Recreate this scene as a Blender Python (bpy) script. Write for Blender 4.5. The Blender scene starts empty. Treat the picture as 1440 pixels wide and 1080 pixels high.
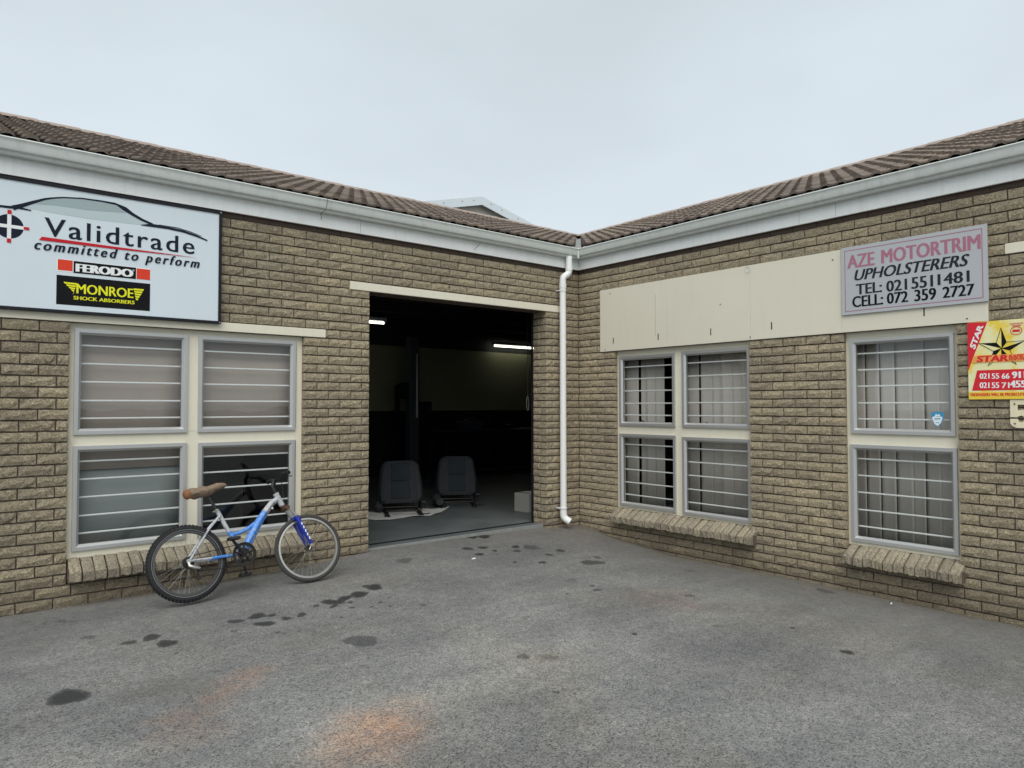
import bpy, bmesh, math, random
import numpy as np
from mathutils import Vector, Matrix, Euler
random.seed(7); np.random.seed(7)
scn = bpy.context.scene
C = scn.collection
R = math.radians

# ------------------------------------------------------------------ camera, world, sun, exposure
F_PX, YAW, PITCH, ROLL = 1008.29, 0.691344, 0.0305087, -0.0013957
CAM = np.array([-6.3592, -6.3713, 1.5])
fw = np.array([math.sin(YAW)*math.cos(PITCH), math.cos(YAW)*math.cos(PITCH), math.sin(PITCH)])
rt0 = np.array([math.cos(YAW), -math.sin(YAW), 0.0]); up0 = np.cross(rt0, fw)
rt = rt0*math.cos(ROLL)+up0*math.sin(ROLL); up = -rt0*math.sin(ROLL)+up0*math.cos(ROLL)
cd = bpy.data.cameras.new('camera'); cam = bpy.data.objects.new('camera', cd); C.objects.link(cam)
cam.matrix_world = Matrix(((rt[0], up[0], -fw[0], CAM[0]), (rt[1], up[1], -fw[1], CAM[1]), (rt[2], up[2], -fw[2], CAM[2]), (0, 0, 0, 1)))
cd.sensor_width = 36; cd.lens = 36*F_PX/1440; cd.clip_end = 2000; cd.clip_start = 0.05
scn.camera = cam
SUN_EL, SUN_AZ = 52, 222          # soft high light from behind the camera (compass from +Y)
w = bpy.data.worlds.new('World'); scn.world = w; w.use_nodes = True
nt = w.node_tree; nt.nodes.clear()
out = nt.nodes.new('ShaderNodeOutputWorld'); mixs = nt.nodes.new('ShaderNodeMixShader')
b1 = nt.nodes.new('ShaderNodeBackground'); b2 = nt.nodes.new('ShaderNodeBackground')
sky = nt.nodes.new('ShaderNodeTexSky'); sky.sky_type = 'NISHITA'; sky.sun_disc = False
sky.sun_elevation = R(SUN_EL); sky.sun_rotation = R(SUN_AZ)
nt.links.new(sky.outputs[0], b1.inputs[0]); b1.inputs[1].default_value = 0.08
tc = nt.nodes.new('ShaderNodeTexCoord'); sep = nt.nodes.new('ShaderNodeSeparateXYZ'); nt.links.new(tc.outputs['Generated'], sep.inputs[0])
rmp = nt.nodes.new('ShaderNodeValToRGB'); nt.links.new(sep.outputs[2], rmp.inputs[0])
rmp.color_ramp.elements[0].position = 0.0; rmp.color_ramp.elements[0].color = (0.465, 0.510, 0.540, 1)
rmp.color_ramp.elements[1].position = 0.62; rmp.color_ramp.elements[1].color = (0.365, 0.410, 0.435, 1)
e = rmp.color_ramp.elements.new(0.22); e.color = (0.445, 0.493, 0.523, 1)
nz = nt.nodes.new('ShaderNodeTexNoise'); nz.inputs['Scale'].default_value = 2.2; nz.inputs['Detail'].default_value = 3
mpw = nt.nodes.new('ShaderNodeMapping'); mpw.inputs['Scale'].default_value = (1, 1, 2.2)
nt.links.new(tc.outputs['Generated'], mpw.inputs[0]); nt.links.new(mpw.outputs[0], nz.inputs['Vector'])
mr = nt.nodes.new('ShaderNodeMapRange'); mr.inputs[1].default_value = .3; mr.inputs[2].default_value = .7; mr.inputs[3].default_value = .93; mr.inputs[4].default_value = 1.06
nt.links.new(nz.outputs[0], mr.inputs[0]); nt.links.new(rmp.outputs[0], b2.inputs[0]); nt.links.new(mr.outputs[0], b2.inputs[1])
mixs.inputs[0].default_value = 0.93
nt.links.new(b1.outputs[0], mixs.inputs[1]); nt.links.new(b2.outputs[0], mixs.inputs[2]); nt.links.new(mixs.outputs[0], out.inputs[0])
sl = bpy.data.lights.new('sun', 'SUN'); sl.energy = 1.5; sl.angle = R(55); sl.color = (1, .965, .91)
so = bpy.data.objects.new('sun', sl); C.objects.link(so)
az, el = R(SUN_AZ), R(SUN_EL)
dirv = Vector((math.sin(az)*math.cos(el), math.cos(az)*math.cos(el), math.sin(el)))
so.rotation_euler = dirv.to_track_quat('Z', 'Y').to_euler(); so.location = (-10, -12, 14)
scn.view_settings.view_transform = 'Standard'; scn.view_settings.look = 'None'
scn.view_settings.exposure = 0.80; scn.view_settings.gamma = 1; scn.view_settings.use_curve_mapping = False

# points of the place measured on its known planes
def ray(px, py): return fw + rt*(px-720)/F_PX - up*(py-540)/F_PX
def WL(px, py, off=0.0):      # wall that runs along x (plane y = off) -> (x, z)
    d = ray(px, py); q = CAM + d*((off-CAM[1])/d[1]); return q[0], q[2]
def WR(px, py, off=0.0):      # wall that runs along y (plane x = off) -> (y, z)
    d = ray(px, py); q = CAM + d*((off-CAM[0])/d[0]); return q[1], q[2]
def WG(px, py, z=0.0):
    d = ray(px, py); q = CAM + d*((z-CAM[2])/d[2]); return q[0], q[1]
def depth_of(x, y, z=1.5):
    v = np.array([x, y, z])-CAM; dz = v@fw
    if dz < .3: return 1e3
    u = 720+F_PX*(v@rt)/dz; t = 540-F_PX*(v@up)/dz
    return dz if (-40 < u < 1480 and -40 < t < 1120) else 1e2+dz

# ------------------------------------------------------------------ materials
def N(t, k): return t.nodes.new('ShaderNode'+k)
def base_mat(name, col=(.5, .5, .5), rough=.6, metal=0.0, spec=.5):
    m = bpy.data.materials.new(name); m.use_nodes = True; t = m.node_tree; b = t.nodes['Principled BSDF']
    b.inputs['Base Color'].default_value = (*col, 1); b.inputs['Roughness'].default_value = rough
    b.inputs['Metallic'].default_value = metal; b.inputs['Specular IOR Level'].default_value = spec
    return m, t, b
def noise(t, scale, detail=4, rough=.55, vec=None, dist=0.0):
    n = N(t, 'TexNoise'); n.inputs['Scale'].default_value = scale; n.inputs['Detail'].default_value = detail
    n.inputs['Roughness'].default_value = rough; n.inputs['Distortion'].default_value = dist
    if vec: t.links.new(vec, n.inputs['Vector'])
    return n.outputs['Fac']
def pos(t): return N(t, 'NewGeometry').outputs['Position']
def ramp(t, fac, stops):
    r = N(t, 'ValToRGB'); t.links.new(fac, r.inputs[0]); cr = r.color_ramp
    cr.elements[0].position, cr.elements[0].color = stops[0][0], (*stops[0][1], 1)
    cr.elements[1].position, cr.elements[1].color = stops[-1][0], (*stops[-1][1], 1)
    for p, c in stops[1:-1]: cr.elements.new(p).color = (*c, 1)
    return r.outputs[0]
def mix(t, fac, a, b, mode='MIX'):
    n = N(t, 'Mix'); n.data_type = 'RGBA'; n.blend_type = mode
    for sock, v in ((n.inputs[0], fac), (n.inputs[6], a), (n.inputs[7], b)):
        if isinstance(v, (int, float)): sock.default_value = v
        elif isinstance(v, tuple): sock.default_value = (*v, 1) if len(v) == 3 else v
        else: t.links.new(v, sock)
    return n.outputs[2]
def mth(t, op, a, b=None, c=None, clamp=False):
    n = N(t, 'Math'); n.operation = op; n.use_clamp = clamp
    for i, v in enumerate((a, b, c)):
        if v is None: continue
        if isinstance(v, (int, float)): n.inputs[i].default_value = v
        else: t.links.new(v, n.inputs[i])
    return n.outputs[0]
def bump(t, b, h, strength=.5, dist=.01):
    n = N(t, 'Bump'); n.inputs['Strength'].default_value = strength; n.inputs['Distance'].default_value = dist
    t.links.new(h, n.inputs['Height']); t.links.new(n.outputs[0], b.inputs['Normal'])
def worn(name, col, rough=.5, metal=0.0, var=.12, scale=6, spec=.5, bmp=0, grime=.25, gcol=(.12, .11, .09), streak=0):
    m, t, b = base_mat(name, col, rough, metal, spec); p = pos(t)
    n1 = noise(t, scale, 6, .6, p); n2 = noise(t, scale*9, 3, .6, p)
    c = mix(t, mth(t, 'MULTIPLY', n1, var*2), col, tuple(x*.55 for x in col))
    if streak:
        mp = N(t, 'Mapping'); mp.inputs['Scale'].default_value = (14, 14, .9); t.links.new(p, mp.inputs[0])
        sk = noise(t, 1.0, 5, .65, mp.outputs[0]); c = mix(t, mth(t, 'MULTIPLY', ramp(t, sk, [(.50, (0, 0, 0)), (.72, (1, 1, 1))]), streak), c, gcol)
    g = mth(t, 'MULTIPLY', ramp(t, n2, [(.55, (0, 0, 0)), (.8, (1, 1, 1))]), grime)
    c = mix(t, g, c, gcol); t.links.new(c, b.inputs['Base Color'])
    t.links.new(mth(t, 'MULTIPLY_ADD', n1, .25, rough-.1, clamp=True), b.inputs['Roughness'])
    if bmp: bump(t, b, n2, bmp, .004)
    return m

M = {}
def brick_material(name, c_lo, c_mid, c_hi, gscale=1.0):
    m, t, b = base_mat(name, rough=.95, spec=.15); p = pos(t)
    at = N(t, 'Attribute'); at.attribute_name = 'bv'; oi = N(t, 'ObjectInfo')
    v = mth(t, 'FRACT', mth(t, 'ADD', at.outputs['Fac'], oi.outputs['Random']))
    chip = noise(t, 34, 8, .8, p, 1.2); grit = noise(t, 88, 5, .85, p, .8); big = noise(t, 1.1, 4, .6, p)
    c = ramp(t, chip, [(.28, c_lo), (.44, c_mid), (.66, c_hi)])
    tint = ramp(t, v, [(0, (.88, .86, .86)), (.35, (.99, .98, .96)), (.7, (1.06, 1.06, 1.03)), (1, (1.14, 1.12, 1.06))])
    c = mix(t, 1.0, c, tint, 'MULTIPLY')
    c = mix(t, 1.0, c, ramp(t, grit, [(.36, (.30, .27, .25)), (.46, (.92, .92, .91)), (.54, (1.08, 1.07, 1.05)), (.63, (1.70, 1.66, 1.54))]), 'MULTIPLY')
    c = mix(t, 1.0, c, ramp(t, big, [(.3, (.82, .82, .83)), (.7, (1.08, 1.06, 1.02))]), 'MULTIPLY')
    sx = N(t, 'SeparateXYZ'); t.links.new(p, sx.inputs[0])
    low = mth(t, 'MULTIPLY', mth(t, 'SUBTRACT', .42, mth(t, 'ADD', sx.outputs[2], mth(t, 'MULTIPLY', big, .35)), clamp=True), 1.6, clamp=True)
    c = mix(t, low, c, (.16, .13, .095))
    t.links.new(c, b.inputs['Base Color'])
    bump(t, b, mth(t, 'ADD', mth(t, 'MULTIPLY', chip, 1.0), mth(t, 'MULTIPLY', grit, .45)), 1.0, .028*gscale)
    return m
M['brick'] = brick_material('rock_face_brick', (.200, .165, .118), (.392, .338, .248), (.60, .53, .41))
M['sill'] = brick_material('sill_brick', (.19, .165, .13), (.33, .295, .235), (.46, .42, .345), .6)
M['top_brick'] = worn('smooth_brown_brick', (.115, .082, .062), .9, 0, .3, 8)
m, t, b = base_mat('mortar', rough=.95, spec=.1); p = pos(t)
t.links.new(ramp(t, noise(t, 30, 5, .6, p), [(.35, (.085, .066, .058)), (.7, (.170, .135, .115))]), b.inputs['Base Color']); bump(t, b, noise(t, 90, 4, .6, p), .6, .006)
M['mortar'] = m
M['threshold'] = worn('threshold_concrete', (.30, .31, .30), .9, 0, .4, 12, .2, .2, .3)
M['cream'] = worn('cream_paint', (.76, .72, .585), .55, 0, .12, 2.5, .4, .12, .14, (.45, .40, .30), .12)
M['cream_board'] = worn('cream_board_paint', (.74, .70, .575), .5, 0, .14, .9, .4, .05, .10, (.52, .48, .38), .07)
M['alu'] = worn('brushed_aluminium', (.53, .535, .525), .38, .55, .12, 7, .5, 0, .15, (.3, .3, .3))
M['fascia'] = worn('white_fascia', (.80, .82, .81), .5, 0, .12, 3, .4, 0, .18, (.42, .42, .38), .18)
M['gutter'] = worn('gutter_paint', (.66, .69, .66), .4, 0, .20, 2.5, .5, 0, .25, (.32, .34, .29), .28)
M['pvc'] = worn('white_pvc', (.83, .84, .83), .32, 0, .08, 5, .5, 0, .16, (.45, .42, .35))
M['black_metal'] = worn('black_metal', (.012, .013, .017), .5, 0, .2, 5, .25, 0, .1, (.08, .08, .08))
M['white_bar'] = worn('white_bar_paint', (.80, .82, .82), .4, 0, .1, 9)
def roof_material():
    m, t, b = base_mat('roof_tile', rough=.95, spec=.15); p = pos(t)
    at = N(t, 'Attribute'); at.attribute_name = 'roll'; oi = N(t, 'ObjectInfo')
    av = N(t, 'Attribute'); av.attribute_name = 'bv'
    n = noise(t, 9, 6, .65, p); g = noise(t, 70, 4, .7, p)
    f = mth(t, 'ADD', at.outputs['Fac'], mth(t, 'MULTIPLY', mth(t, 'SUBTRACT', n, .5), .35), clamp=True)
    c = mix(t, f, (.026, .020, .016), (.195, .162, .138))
    v = mth(t, 'FRACT', mth(t, 'ADD', av.outputs['Fac'], oi.outputs['Random']))
    c = mix(t, 1.0, c, ramp(t, v, [(0, (.72, .68, .68)), (.5, (1, 1, 1)), (1, (1.25, 1.2, 1.12))]), 'MULTIPLY')
    c = mix(t, 1.0, c, ramp(t, g, [(.35, (.65, .65, .65)), (.65, (1.2, 1.2, 1.2))]), 'MULTIPLY')
    t.links.new(c, b.inputs['Base Color']); bump(t, b, g, .5, .006); return m
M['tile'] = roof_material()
M['ridge'] = worn('ridge_tile', (.40, .325, .28), .9, 0, .3, 4, .2, .3, .4, (.14, .11, .10))
M['lead'] = worn('valley_metal', (.30, .31, .30), .5, .3, .3, 5, .5, 0, .4)
M['gable_wall'] = worn('gable_sheeting', (.60, .56, .50), .8, 0, .2, 1.5)
M['gable_white'] = worn('gable_barge', (.66, .73, .76), .5, 0, .06, .6, .5, 0, .03)
M['grey_roof'] = worn('grey_sheet_roof', (.35, .37, .38), .5, .3)
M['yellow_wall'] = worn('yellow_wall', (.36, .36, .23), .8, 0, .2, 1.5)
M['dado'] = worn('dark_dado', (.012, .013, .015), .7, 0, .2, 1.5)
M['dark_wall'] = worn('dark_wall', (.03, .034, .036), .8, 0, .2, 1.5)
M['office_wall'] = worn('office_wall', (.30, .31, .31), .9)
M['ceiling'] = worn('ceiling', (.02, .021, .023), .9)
M['blind'] = worn('blind_fabric', (.52, .49, .46), .9, 0, .18, 3, .1, .1, .2, (.40, .39, .37))
M['brown_blind_reflect'] = worn('brown_blind_reflect', (.40, .345, .305), .9, 0, .25, 2.2, .1, 0, .15, (.25, .22, .2))  # blind brown, lightened to imitate the reflection on the left panes
M['grey_film'] = worn('grey_board', (.27, .31, .31), .6, 0, .3, 1.6, .3, 0, .05)
m = bpy.data.materials.new('window_glass'); m.use_nodes = True; t = m.node_tree; t.nodes.clear()
o_ = N(t, 'OutputMaterial'); ms = N(t, 'MixShader'); tr = N(t, 'BsdfTransparent'); gl = N(t, 'BsdfGlossy'); gg = N(t, 'NewGeometry'); dt_ = N(t, 'VectorMath'); dt_.operation = 'DOT_PRODUCT'; t.links.new(gg.outputs['Normal'], dt_.inputs[0]); t.links.new(gg.outputs['Incoming'], dt_.inputs[1])
fz = mth(t, 'MULTIPLY_ADD', mth(t, 'POWER', mth(t, 'SUBTRACT', 1.0, mth(t, 'ABSOLUTE', dt_.outputs['Value'])), 5.0), .92, .075)
tr.inputs[0].default_value = (.93, .94, .93, 1); gl.inputs['Roughness'].default_value = .015
bn = N(t, 'Bump'); bn.inputs['Strength'].default_value = .08; bn.inputs['Distance'].default_value = .01
t.links.new(noise(t, 2.5, 1, .5, pos(t)), bn.inputs['Height']); t.links.new(bn.outputs[0], gl.inputs['Normal'])
t.links.new(fz, ms.inputs[0]); t.links.new(tr.outputs[0], ms.inputs[1]); t.links.new(gl.outputs[0], ms.inputs[2]); t.links.new(ms.outputs[0], o_.inputs[0])
M['glass'] = m
def flat(name, col, rough=.45): M[name] = worn(name, col, max(rough, .6), 0, .06, 3, .12, 0, .04); return M[name]
flat('sign_white', (.66, .74, .79)); flat('ink_navy', (.012, .018, .032)); flat('ink_red', (.55, .02, .03)); flat('ink_bright_red', (.72, .06, .03))
flat('ink_black', (.008, .008, .01)); flat('ink_yellow', (.80, .80, .03)); flat('ink_white', (.82, .84, .84)); flat('ink_teal', (.35, .43, .44)); flat('ink_teal_pale', (.50, .585, .605))
flat('faded_panel', (.45, .47, .49), .6); flat('faded_pink', (.40, .17, .23), .6); flat('ink_charcoal', (.022, .028, .036)); flat('cream_digit', (.78, .70, .50))
flat('strip_yellow', (.84, .60, .07)); flat('ink_orange', (.85, .38, .10)); flat('panel_red', (.66, .03, .045)); flat('sticker_blue', (.05, .30, .55)); flat('sticker_white', (.75, .83, .86))
m, t, b = base_mat('star_sign_yellow', rough=.45); p = pos(t)
t.links.new(ramp(t, noise(t, 7, 5, .6, p), [(.38, (.80, .79, .50)), (.50, (.80, .74, .34)), (.57, (.82, .60, .06))]), b.inputs['Base Color']); M['star_yellow'] = m
# bicycle
def scuffed(name, col, scratch, amt=.55, scale=30, rough=.35):
    m, t, b = base_mat(name, col, rough); p = pos(t)
    n = noise(t, scale, 6, .7, p, 1.0); c = mix(t, ramp(t, n, [(amt, (0, 0, 0)), (amt+.08, (1, 1, 1))]), col, scratch)
    t.links.new(c, b.inputs['Base Color']); return m
M['bike_blue'] = scuffed('blue_frame_paint', (.035, .21, .66), (.30, .36, .42), .50, 60)
M['bike_silver'] = scuffed('silver_frame_paint', (.43, .44, .46), (.10, .10, .10), .535, 55)
M['fork_blue'] = scuffed('dark_blue_fork', (.012, .03, .30), (.10, .12, .3), .68, 50)
M['rust'] = worn('rusty_steel', (.13, .065, .045), .8, .2, .4, 30)
M['chrome'] = worn('dull_steel', (.50, .49, .46), .35, .8, .3, 20)
M['rim_dark'] = worn('dark_rim', (.09, .09, .09), .35, .5, .3, 20)
M['rubber'] = worn('tyre_rubber', (.022, .022, .024), .8, 0, .3, 12, .3, .3, .4, (.09, .085, .075))
M['rubber_grey'] = worn('dusty_tyre', (.055, .053, .05), .85, 0, .3, 12, .3, .3, .5, (.13, .12, .10))
M['grease'] = worn('greasy_steel', (.035, .032, .03), .5, .6, .4, 20)
M['plastic'] = worn('black_plastic', (.012, .012, .013), .5)
M['spoke'] = worn('spoke_steel', (.45, .42, .36), .4, .7)
M['sack'] = worn('wrapped_cloth', (.27, .20, .145), .95, 0, .4, 25, .1, .7, .4, (.14, .10, .07))
M['sack_end'] = worn('leather_orange', (.30, .145, .075), .8, 0, .4, 25, .1, .5, .4, (.15, .08, .05))
# interior
M['seat_grey'] = worn('seat_fabric', (.052, .056, .062), .9, 0, .2, 8, .2, .2)
M['seat_dark'] = worn('seat_centre_fabric', (.036, .046, .054), .9, 0, .2, 8, .2, .2)
M['sheet'] = worn('pale_sheet', (.74, .73, .69), .9, 0, .2, 4)
M['carton'] = worn('grey_carton', (.36, .35, .33), .9, 0, .2, 4)
M['blue_post'] = worn('lift_paint', (.07, .085, .10), .5)
m, t, b = base_mat('tube_light'); b.inputs['Emission Color'].default_value = (1, 1, .80, 1); b.inputs['Emission Strength'].default_value = 2.4; M['tube'] = m
m, t, b = base_mat('painted_floor', rough=.45); p = pos(t)
c = ramp(t, noise(t, 2.2, 6, .65, p), [(.3, (.085, .098, .101)), (.7, (.155, .175, .180))]); c = mix(t, mth(t, 'MULTIPLY', noise(t, 28, 5, .7, p), .5), c, (.09, .095, .09)); t.links.new(c, b.inputs['Base Color']); bump(t, b, noise(t, 60, 3, .6, p), .2, .003)
M['floor'] = m
def ground_material():
    m, t, b = base_mat('asphalt', rough=.88, spec=.3); p = pos(t)
    at = N(t, 'Attribute'); at.attribute_name = 'stains'; sx = N(t, 'SeparateColor'); t.links.new(at.outputs['Color'], sx.inputs[0])
    dark, rust, dust = sx.outputs[0], sx.outputs[1], sx.outputs[2]
    v = N(t, 'TexVoronoi'); v.inputs['Scale'].default_value = 140; t.links.new(p, v.inputs['Vector'])
    vc = N(t, 'SeparateColor'); t.links.new(v.outputs['Color'], vc.inputs[0])
    v2 = N(t, 'TexVoronoi'); v2.inputs['Scale'].default_value = 48; t.links.new(p, v2.inputs['Vector'])
    vc2 = N(t, 'SeparateColor'); t.links.new(v2.outputs['Color'], vc2.inputs[0])
    fine = noise(t, 160, 3, .7, p); mid = noise(t, 14, 5, .65, p); big = noise(t, .9, 5, .6, p, .5); big2 = noise(t, .33, 3, .5, p)
    c = ramp(t, big, [(.30, (.146, .148, .150)), (.50, (.198, .198, .196)), (.70, (.250, .249, .243))])
    c = mix(t, 1.0, c, ramp(t, vc.outputs[0], [(0, (.40, .40, .41)), (.16, (.62, .62, .63)), (.30, (1.02, 1.02, 1.02)), (.8, (1.14, 1.14, 1.12)), (1, (1.45, 1.43, 1.38))]), 'MULTIPLY')
    c = mix(t, 1.0, c, ramp(t, vc2.outputs[0], [(0, (.90, .90, .90)), (.6, (1, 1, 1)), (1, (1.12, 1.11, 1.08))]), 'MULTIPLY')
    c = mix(t, 1.0, c, ramp(t, fine, [(.35, (.70, .70, .70)), (.65, (1.26, 1.26, 1.26))]), 'MULTIPLY')
    c = mix(t, 1.0, c, ramp(t, mid, [(.3, (.86, .86, .87)), (.7, (1.12, 1.12, 1.11))]), 'MULTIPLY')
    mps = N(t, 'Mapping'); mps.inputs['Rotation'].default_value = (0, 0, .75); mps.inputs['Scale'].default_value = (.35, 2.2, 1); t.links.new(p, mps.inputs[0])
    c = mix(t, 1.0, c, ramp(t, noise(t, 1.0, 5, .6, mps.outputs[0], .6), [(.35, (.84, .84, .85)), (.65, (1.14, 1.14, 1.13))]), 'MULTIPLY')
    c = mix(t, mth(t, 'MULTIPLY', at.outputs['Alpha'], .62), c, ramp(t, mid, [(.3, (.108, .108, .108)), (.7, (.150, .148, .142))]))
    warm = ramp(t, noise(t, .7, 4, .6, p, .7), [(.50, (0, 0, 0)), (.72, (1, 1, 1))])
    c = mix(t, mth(t, 'MULTIPLY', warm, .30), c, mix(t, 1.0, c, (1.32, 1.16, .90), 'MULTIPLY'))
    rust = mth(t, 'MULTIPLY', rust, ramp(t, noise(t, 4.5, 6, .7, p, .6), [(.34, (.15, .15, .15)), (.60, (1.15, 1.15, 1.15))]))
    rf = mth(t, 'MULTIPLY', rust, mth(t, 'MULTIPLY', mth(t, 'ADD', mid, vc.outputs[1]), .72), clamp=True)
    c = mix(t, rf, c, mix(t, 1.0, c, (1.62, 1.06, .80), 'MULTIPLY'))
    df = mth(t, 'MULTIPLY', dust, ramp(t, noise(t, 5, 6, .7, p, .8), [(.38, (.15, .15, .15)), (.62, (1, 1, 1))]), clamp=True)
    c = mix(t, mth(t, 'MULTIPLY', df, .85), c, (.128, .112, .084))
    edge = mth(t, 'ADD', dark, mth(t, 'MULTIPLY', mth(t, 'ADD', mth(t, 'SUBTRACT', noise(t, 30, 4, .6, p), .5), mth(t, 'SUBTRACT', noise(t, 8, 3, .6, p), .5)), .42))
    dk = mth(t, 'MULTIPLY', ramp(t, edge, [(.33, (0, 0, 0)), (.43, (1, 1, 1))]), mth(t, 'MULTIPLY_ADD', dark, .78, .12, clamp=True))
    c = mix(t, dk, c, (.022, .023, .025))
    t.links.new(c, b.inputs['Base Color'])
    t.links.new(mth(t, 'MULTIPLY_ADD', dk, -.35, .88), b.inputs['Roughness'])
    bump(t, b, mth(t, 'ADD', v.outputs['Distance'], fine), .55, .004)
    return m
M['asphalt'] = ground_material()

# ------------------------------------------------------------------ mesh helpers
class MB:
    def __init__(s): s.v = []; s.f = []; s.a = []
    def add(s, vs, fs, a=0.0):
        o = len(s.v); s.v += [tuple(q) for q in vs]; s.f += [tuple(i+o for i in f) for f in fs]; s.a += [a]*len(vs)
        return s
    def box(s, x0, x1, y0, y1, z0, z1):
        x0, x1 = sorted((x0, x1)); y0, y1 = sorted((y0, y1)); z0, z1 = sorted((z0, z1))
        return s.add([(x0, y0, z0), (x1, y0, z0), (x1, y1, z0), (x0, y1, z0), (x0, y0, z1), (x1, y0, z1), (x1, y1, z1), (x0, y1, z1)],
                     [(3, 2, 1, 0), (4, 5, 6, 7), (0, 1, 5, 4), (1, 2, 6, 5), (2, 3, 7, 6), (3, 0, 4, 7)])
    def tube(s, pts, rad, n=10, cap=True, closed=False):
        pts = [Vector(q) for q in pts]; k = len(pts); rad = rad if hasattr(rad, '__len__') else [rad]*k
        ref = None; rings = []
        for i in range(k):
            a = pts[(i-1) % k] if (closed or i > 0) else pts[i]; b = pts[(i+1) % k] if (closed or i < k-1) else pts[i]
            d = (b-a).normalized()
            if ref is None: ref = Vector((0, 0, 1)) if abs(d.z) < .9 else Vector((0, 1, 0))
            x = (ref-d*ref.dot(d)).normalized(); y = d.cross(x); ref = x
            rings.append([pts[i]+(x*math.cos(2*math.pi*j/n)+y*math.sin(2*math.pi*j/n))*rad[i] for j in range(n)])
        vs = [q for r_ in rings for q in r_]; fs = []
        for i in range(k if closed else k-1):
            for j in range(n):
                a, b = i*n+j, i*n+(j+1) % n; c_, d_ = ((i+1) % k)*n+(j+1) % n, ((i+1) % k)*n+j
                fs.append((a, b, c_, d_))
        if cap and not closed: fs += [tuple(reversed(range(n))), tuple(range((k-1)*n, k*n))]
        return s.add(vs, fs)
    def build(s, name, mat, parent=None, smooth=False, kind=None, bevel=0):
        me = bpy.data.meshes.new(name); me.from_pydata(s.v, [], s.f); me.materials.append(mat)
        if any(s.a):
            at = me.attributes.new('bv', 'FLOAT', 'POINT'); at.data.foreach_set('value', s.a)
        return link(name, me, parent, smooth, kind, bevel)
def fix(me):
    bm = bmesh.new(); bm.from_mesh(me); bmesh.ops.recalc_face_normals(bm, faces=bm.faces); bm.to_mesh(me); bm.free()
def link(name, me, parent=None, smooth=False, kind=None, bevel=0):
    fix(me)
    if smooth:
        me.shade_smooth()
        try: me.set_sharp_from_angle(angle=R(38))
        except Exception: pass
    o = bpy.data.objects.new(name, me); C.objects.link(o); o.parent = parent
    if kind: o['kind'] = kind
    if bevel:
        bv = o.modifiers.new('bevel', 'BEVEL'); bv.width = bevel; bv.segments = 2; bv.limit_method = 'ANGLE'
    return o
def empty(name, loc=(0, 0, 0), rot=(0, 0, 0)):
    o = bpy.data.objects.new(name, None); C.objects.link(o); o.location = loc; o.rotation_euler = rot; o.empty_display_size = .2; return o
def tag(o, label, cat, group=None):
    o['label'] = label; o['category'] = cat
    if group: o['group'] = group
    return o
def inst(name, me, parent, mw=None):
    o = bpy.data.objects.new(name, me); C.objects.link(o); o.parent = parent
    if mw is not None: o.matrix_local = mw
    return o

# ------------------------------------------------------------------ ground
def lerp(x, pts):
    return np.interp(x, [p_[0] for p_ in pts], [p_[1] for p_ in pts])
WLP = [(-9, -.03), (-5.9, -.017), (-4.9, -.012), (-3.8, .015), (-2.95, .066), (-.6, .066), (-.3, .04), (0, .02)]
WRP = [(-9, -.16), (-4.7, -.145), (-3.4, -.135), (-1.5, -.13), (-.65, -.055), (0, .02)]
def gz(x, y):
    x = np.asarray(x, float); y = np.asarray(y, float)
    wl = np.exp(-np.abs(np.minimum(y, 0))/1.3); wr = np.exp(-np.abs(np.minimum(x, 0))/.9)
    B = -.05
    z = B + (lerp(x, WLP)-B)*wl*(1-wr) + (lerp(y, WRP)-B)*wr
    far = np.clip((np.hypot(x+4, y+3)-8)/6, 0, 1); z = z*(1-far)+B*far
    return np.where((y > .13) | (x > .13), -.35, z)
def axis(lo, hi, step, far):
    a = list(np.arange(lo, hi+1e-6, step)); outl, outr = [], []; s = step
    v = lo
    while v > -far: s *= 1.35; v -= s; outl.append(v)
    s = step; v = hi
    while v < far: s *= 1.35; v += s; outr.append(v)
    return np.array(outl[::-1]+a+outr)
xs, ys = axis(-8.6, .16, .02, 400), axis(-6.0, .16, .02, 400)
X, Y = np.meshgrid(xs, ys); Z = gz(X, Y)
Z = Z + np.where((Y < .1) & (X < .1), .004*np.sin(X*2.1+1)*np.sin(Y*1.7), 0)
me = bpy.data.meshes.new('ground'); nx, ny = len(xs), len(ys)
me.vertices.add(nx*ny); me.vertices.foreach_set('co', np.stack([X, Y, Z], -1).reshape(-1).astype(np.float32))
ii, jj = np.meshgrid(np.arange(nx-1), np.arange(ny-1)); a_ = (jj*nx+ii).reshape(-1)
quads = np.stack([a_, a_+1, a_+nx+1, a_+nx], -1).reshape(-1)
me.loops.add(len(quads)); me.loops.foreach_set('vertex_index', quads.astype(np.int32))
me.polygons.add(len(a_)); me.polygons.foreach_set('loop_start', (np.arange(len(a_))*4).astype(np.int32))
me.update(calc_edges=True); me.validate()
D_ = np.zeros(X.shape); RU = np.zeros(X.shape); DU = np.zeros(X.shape)
gr_ = np.array([math.cos(YAW), -math.sin(YAW)]); gf_ = np.array([math.sin(YAW), math.cos(YAW)])
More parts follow.
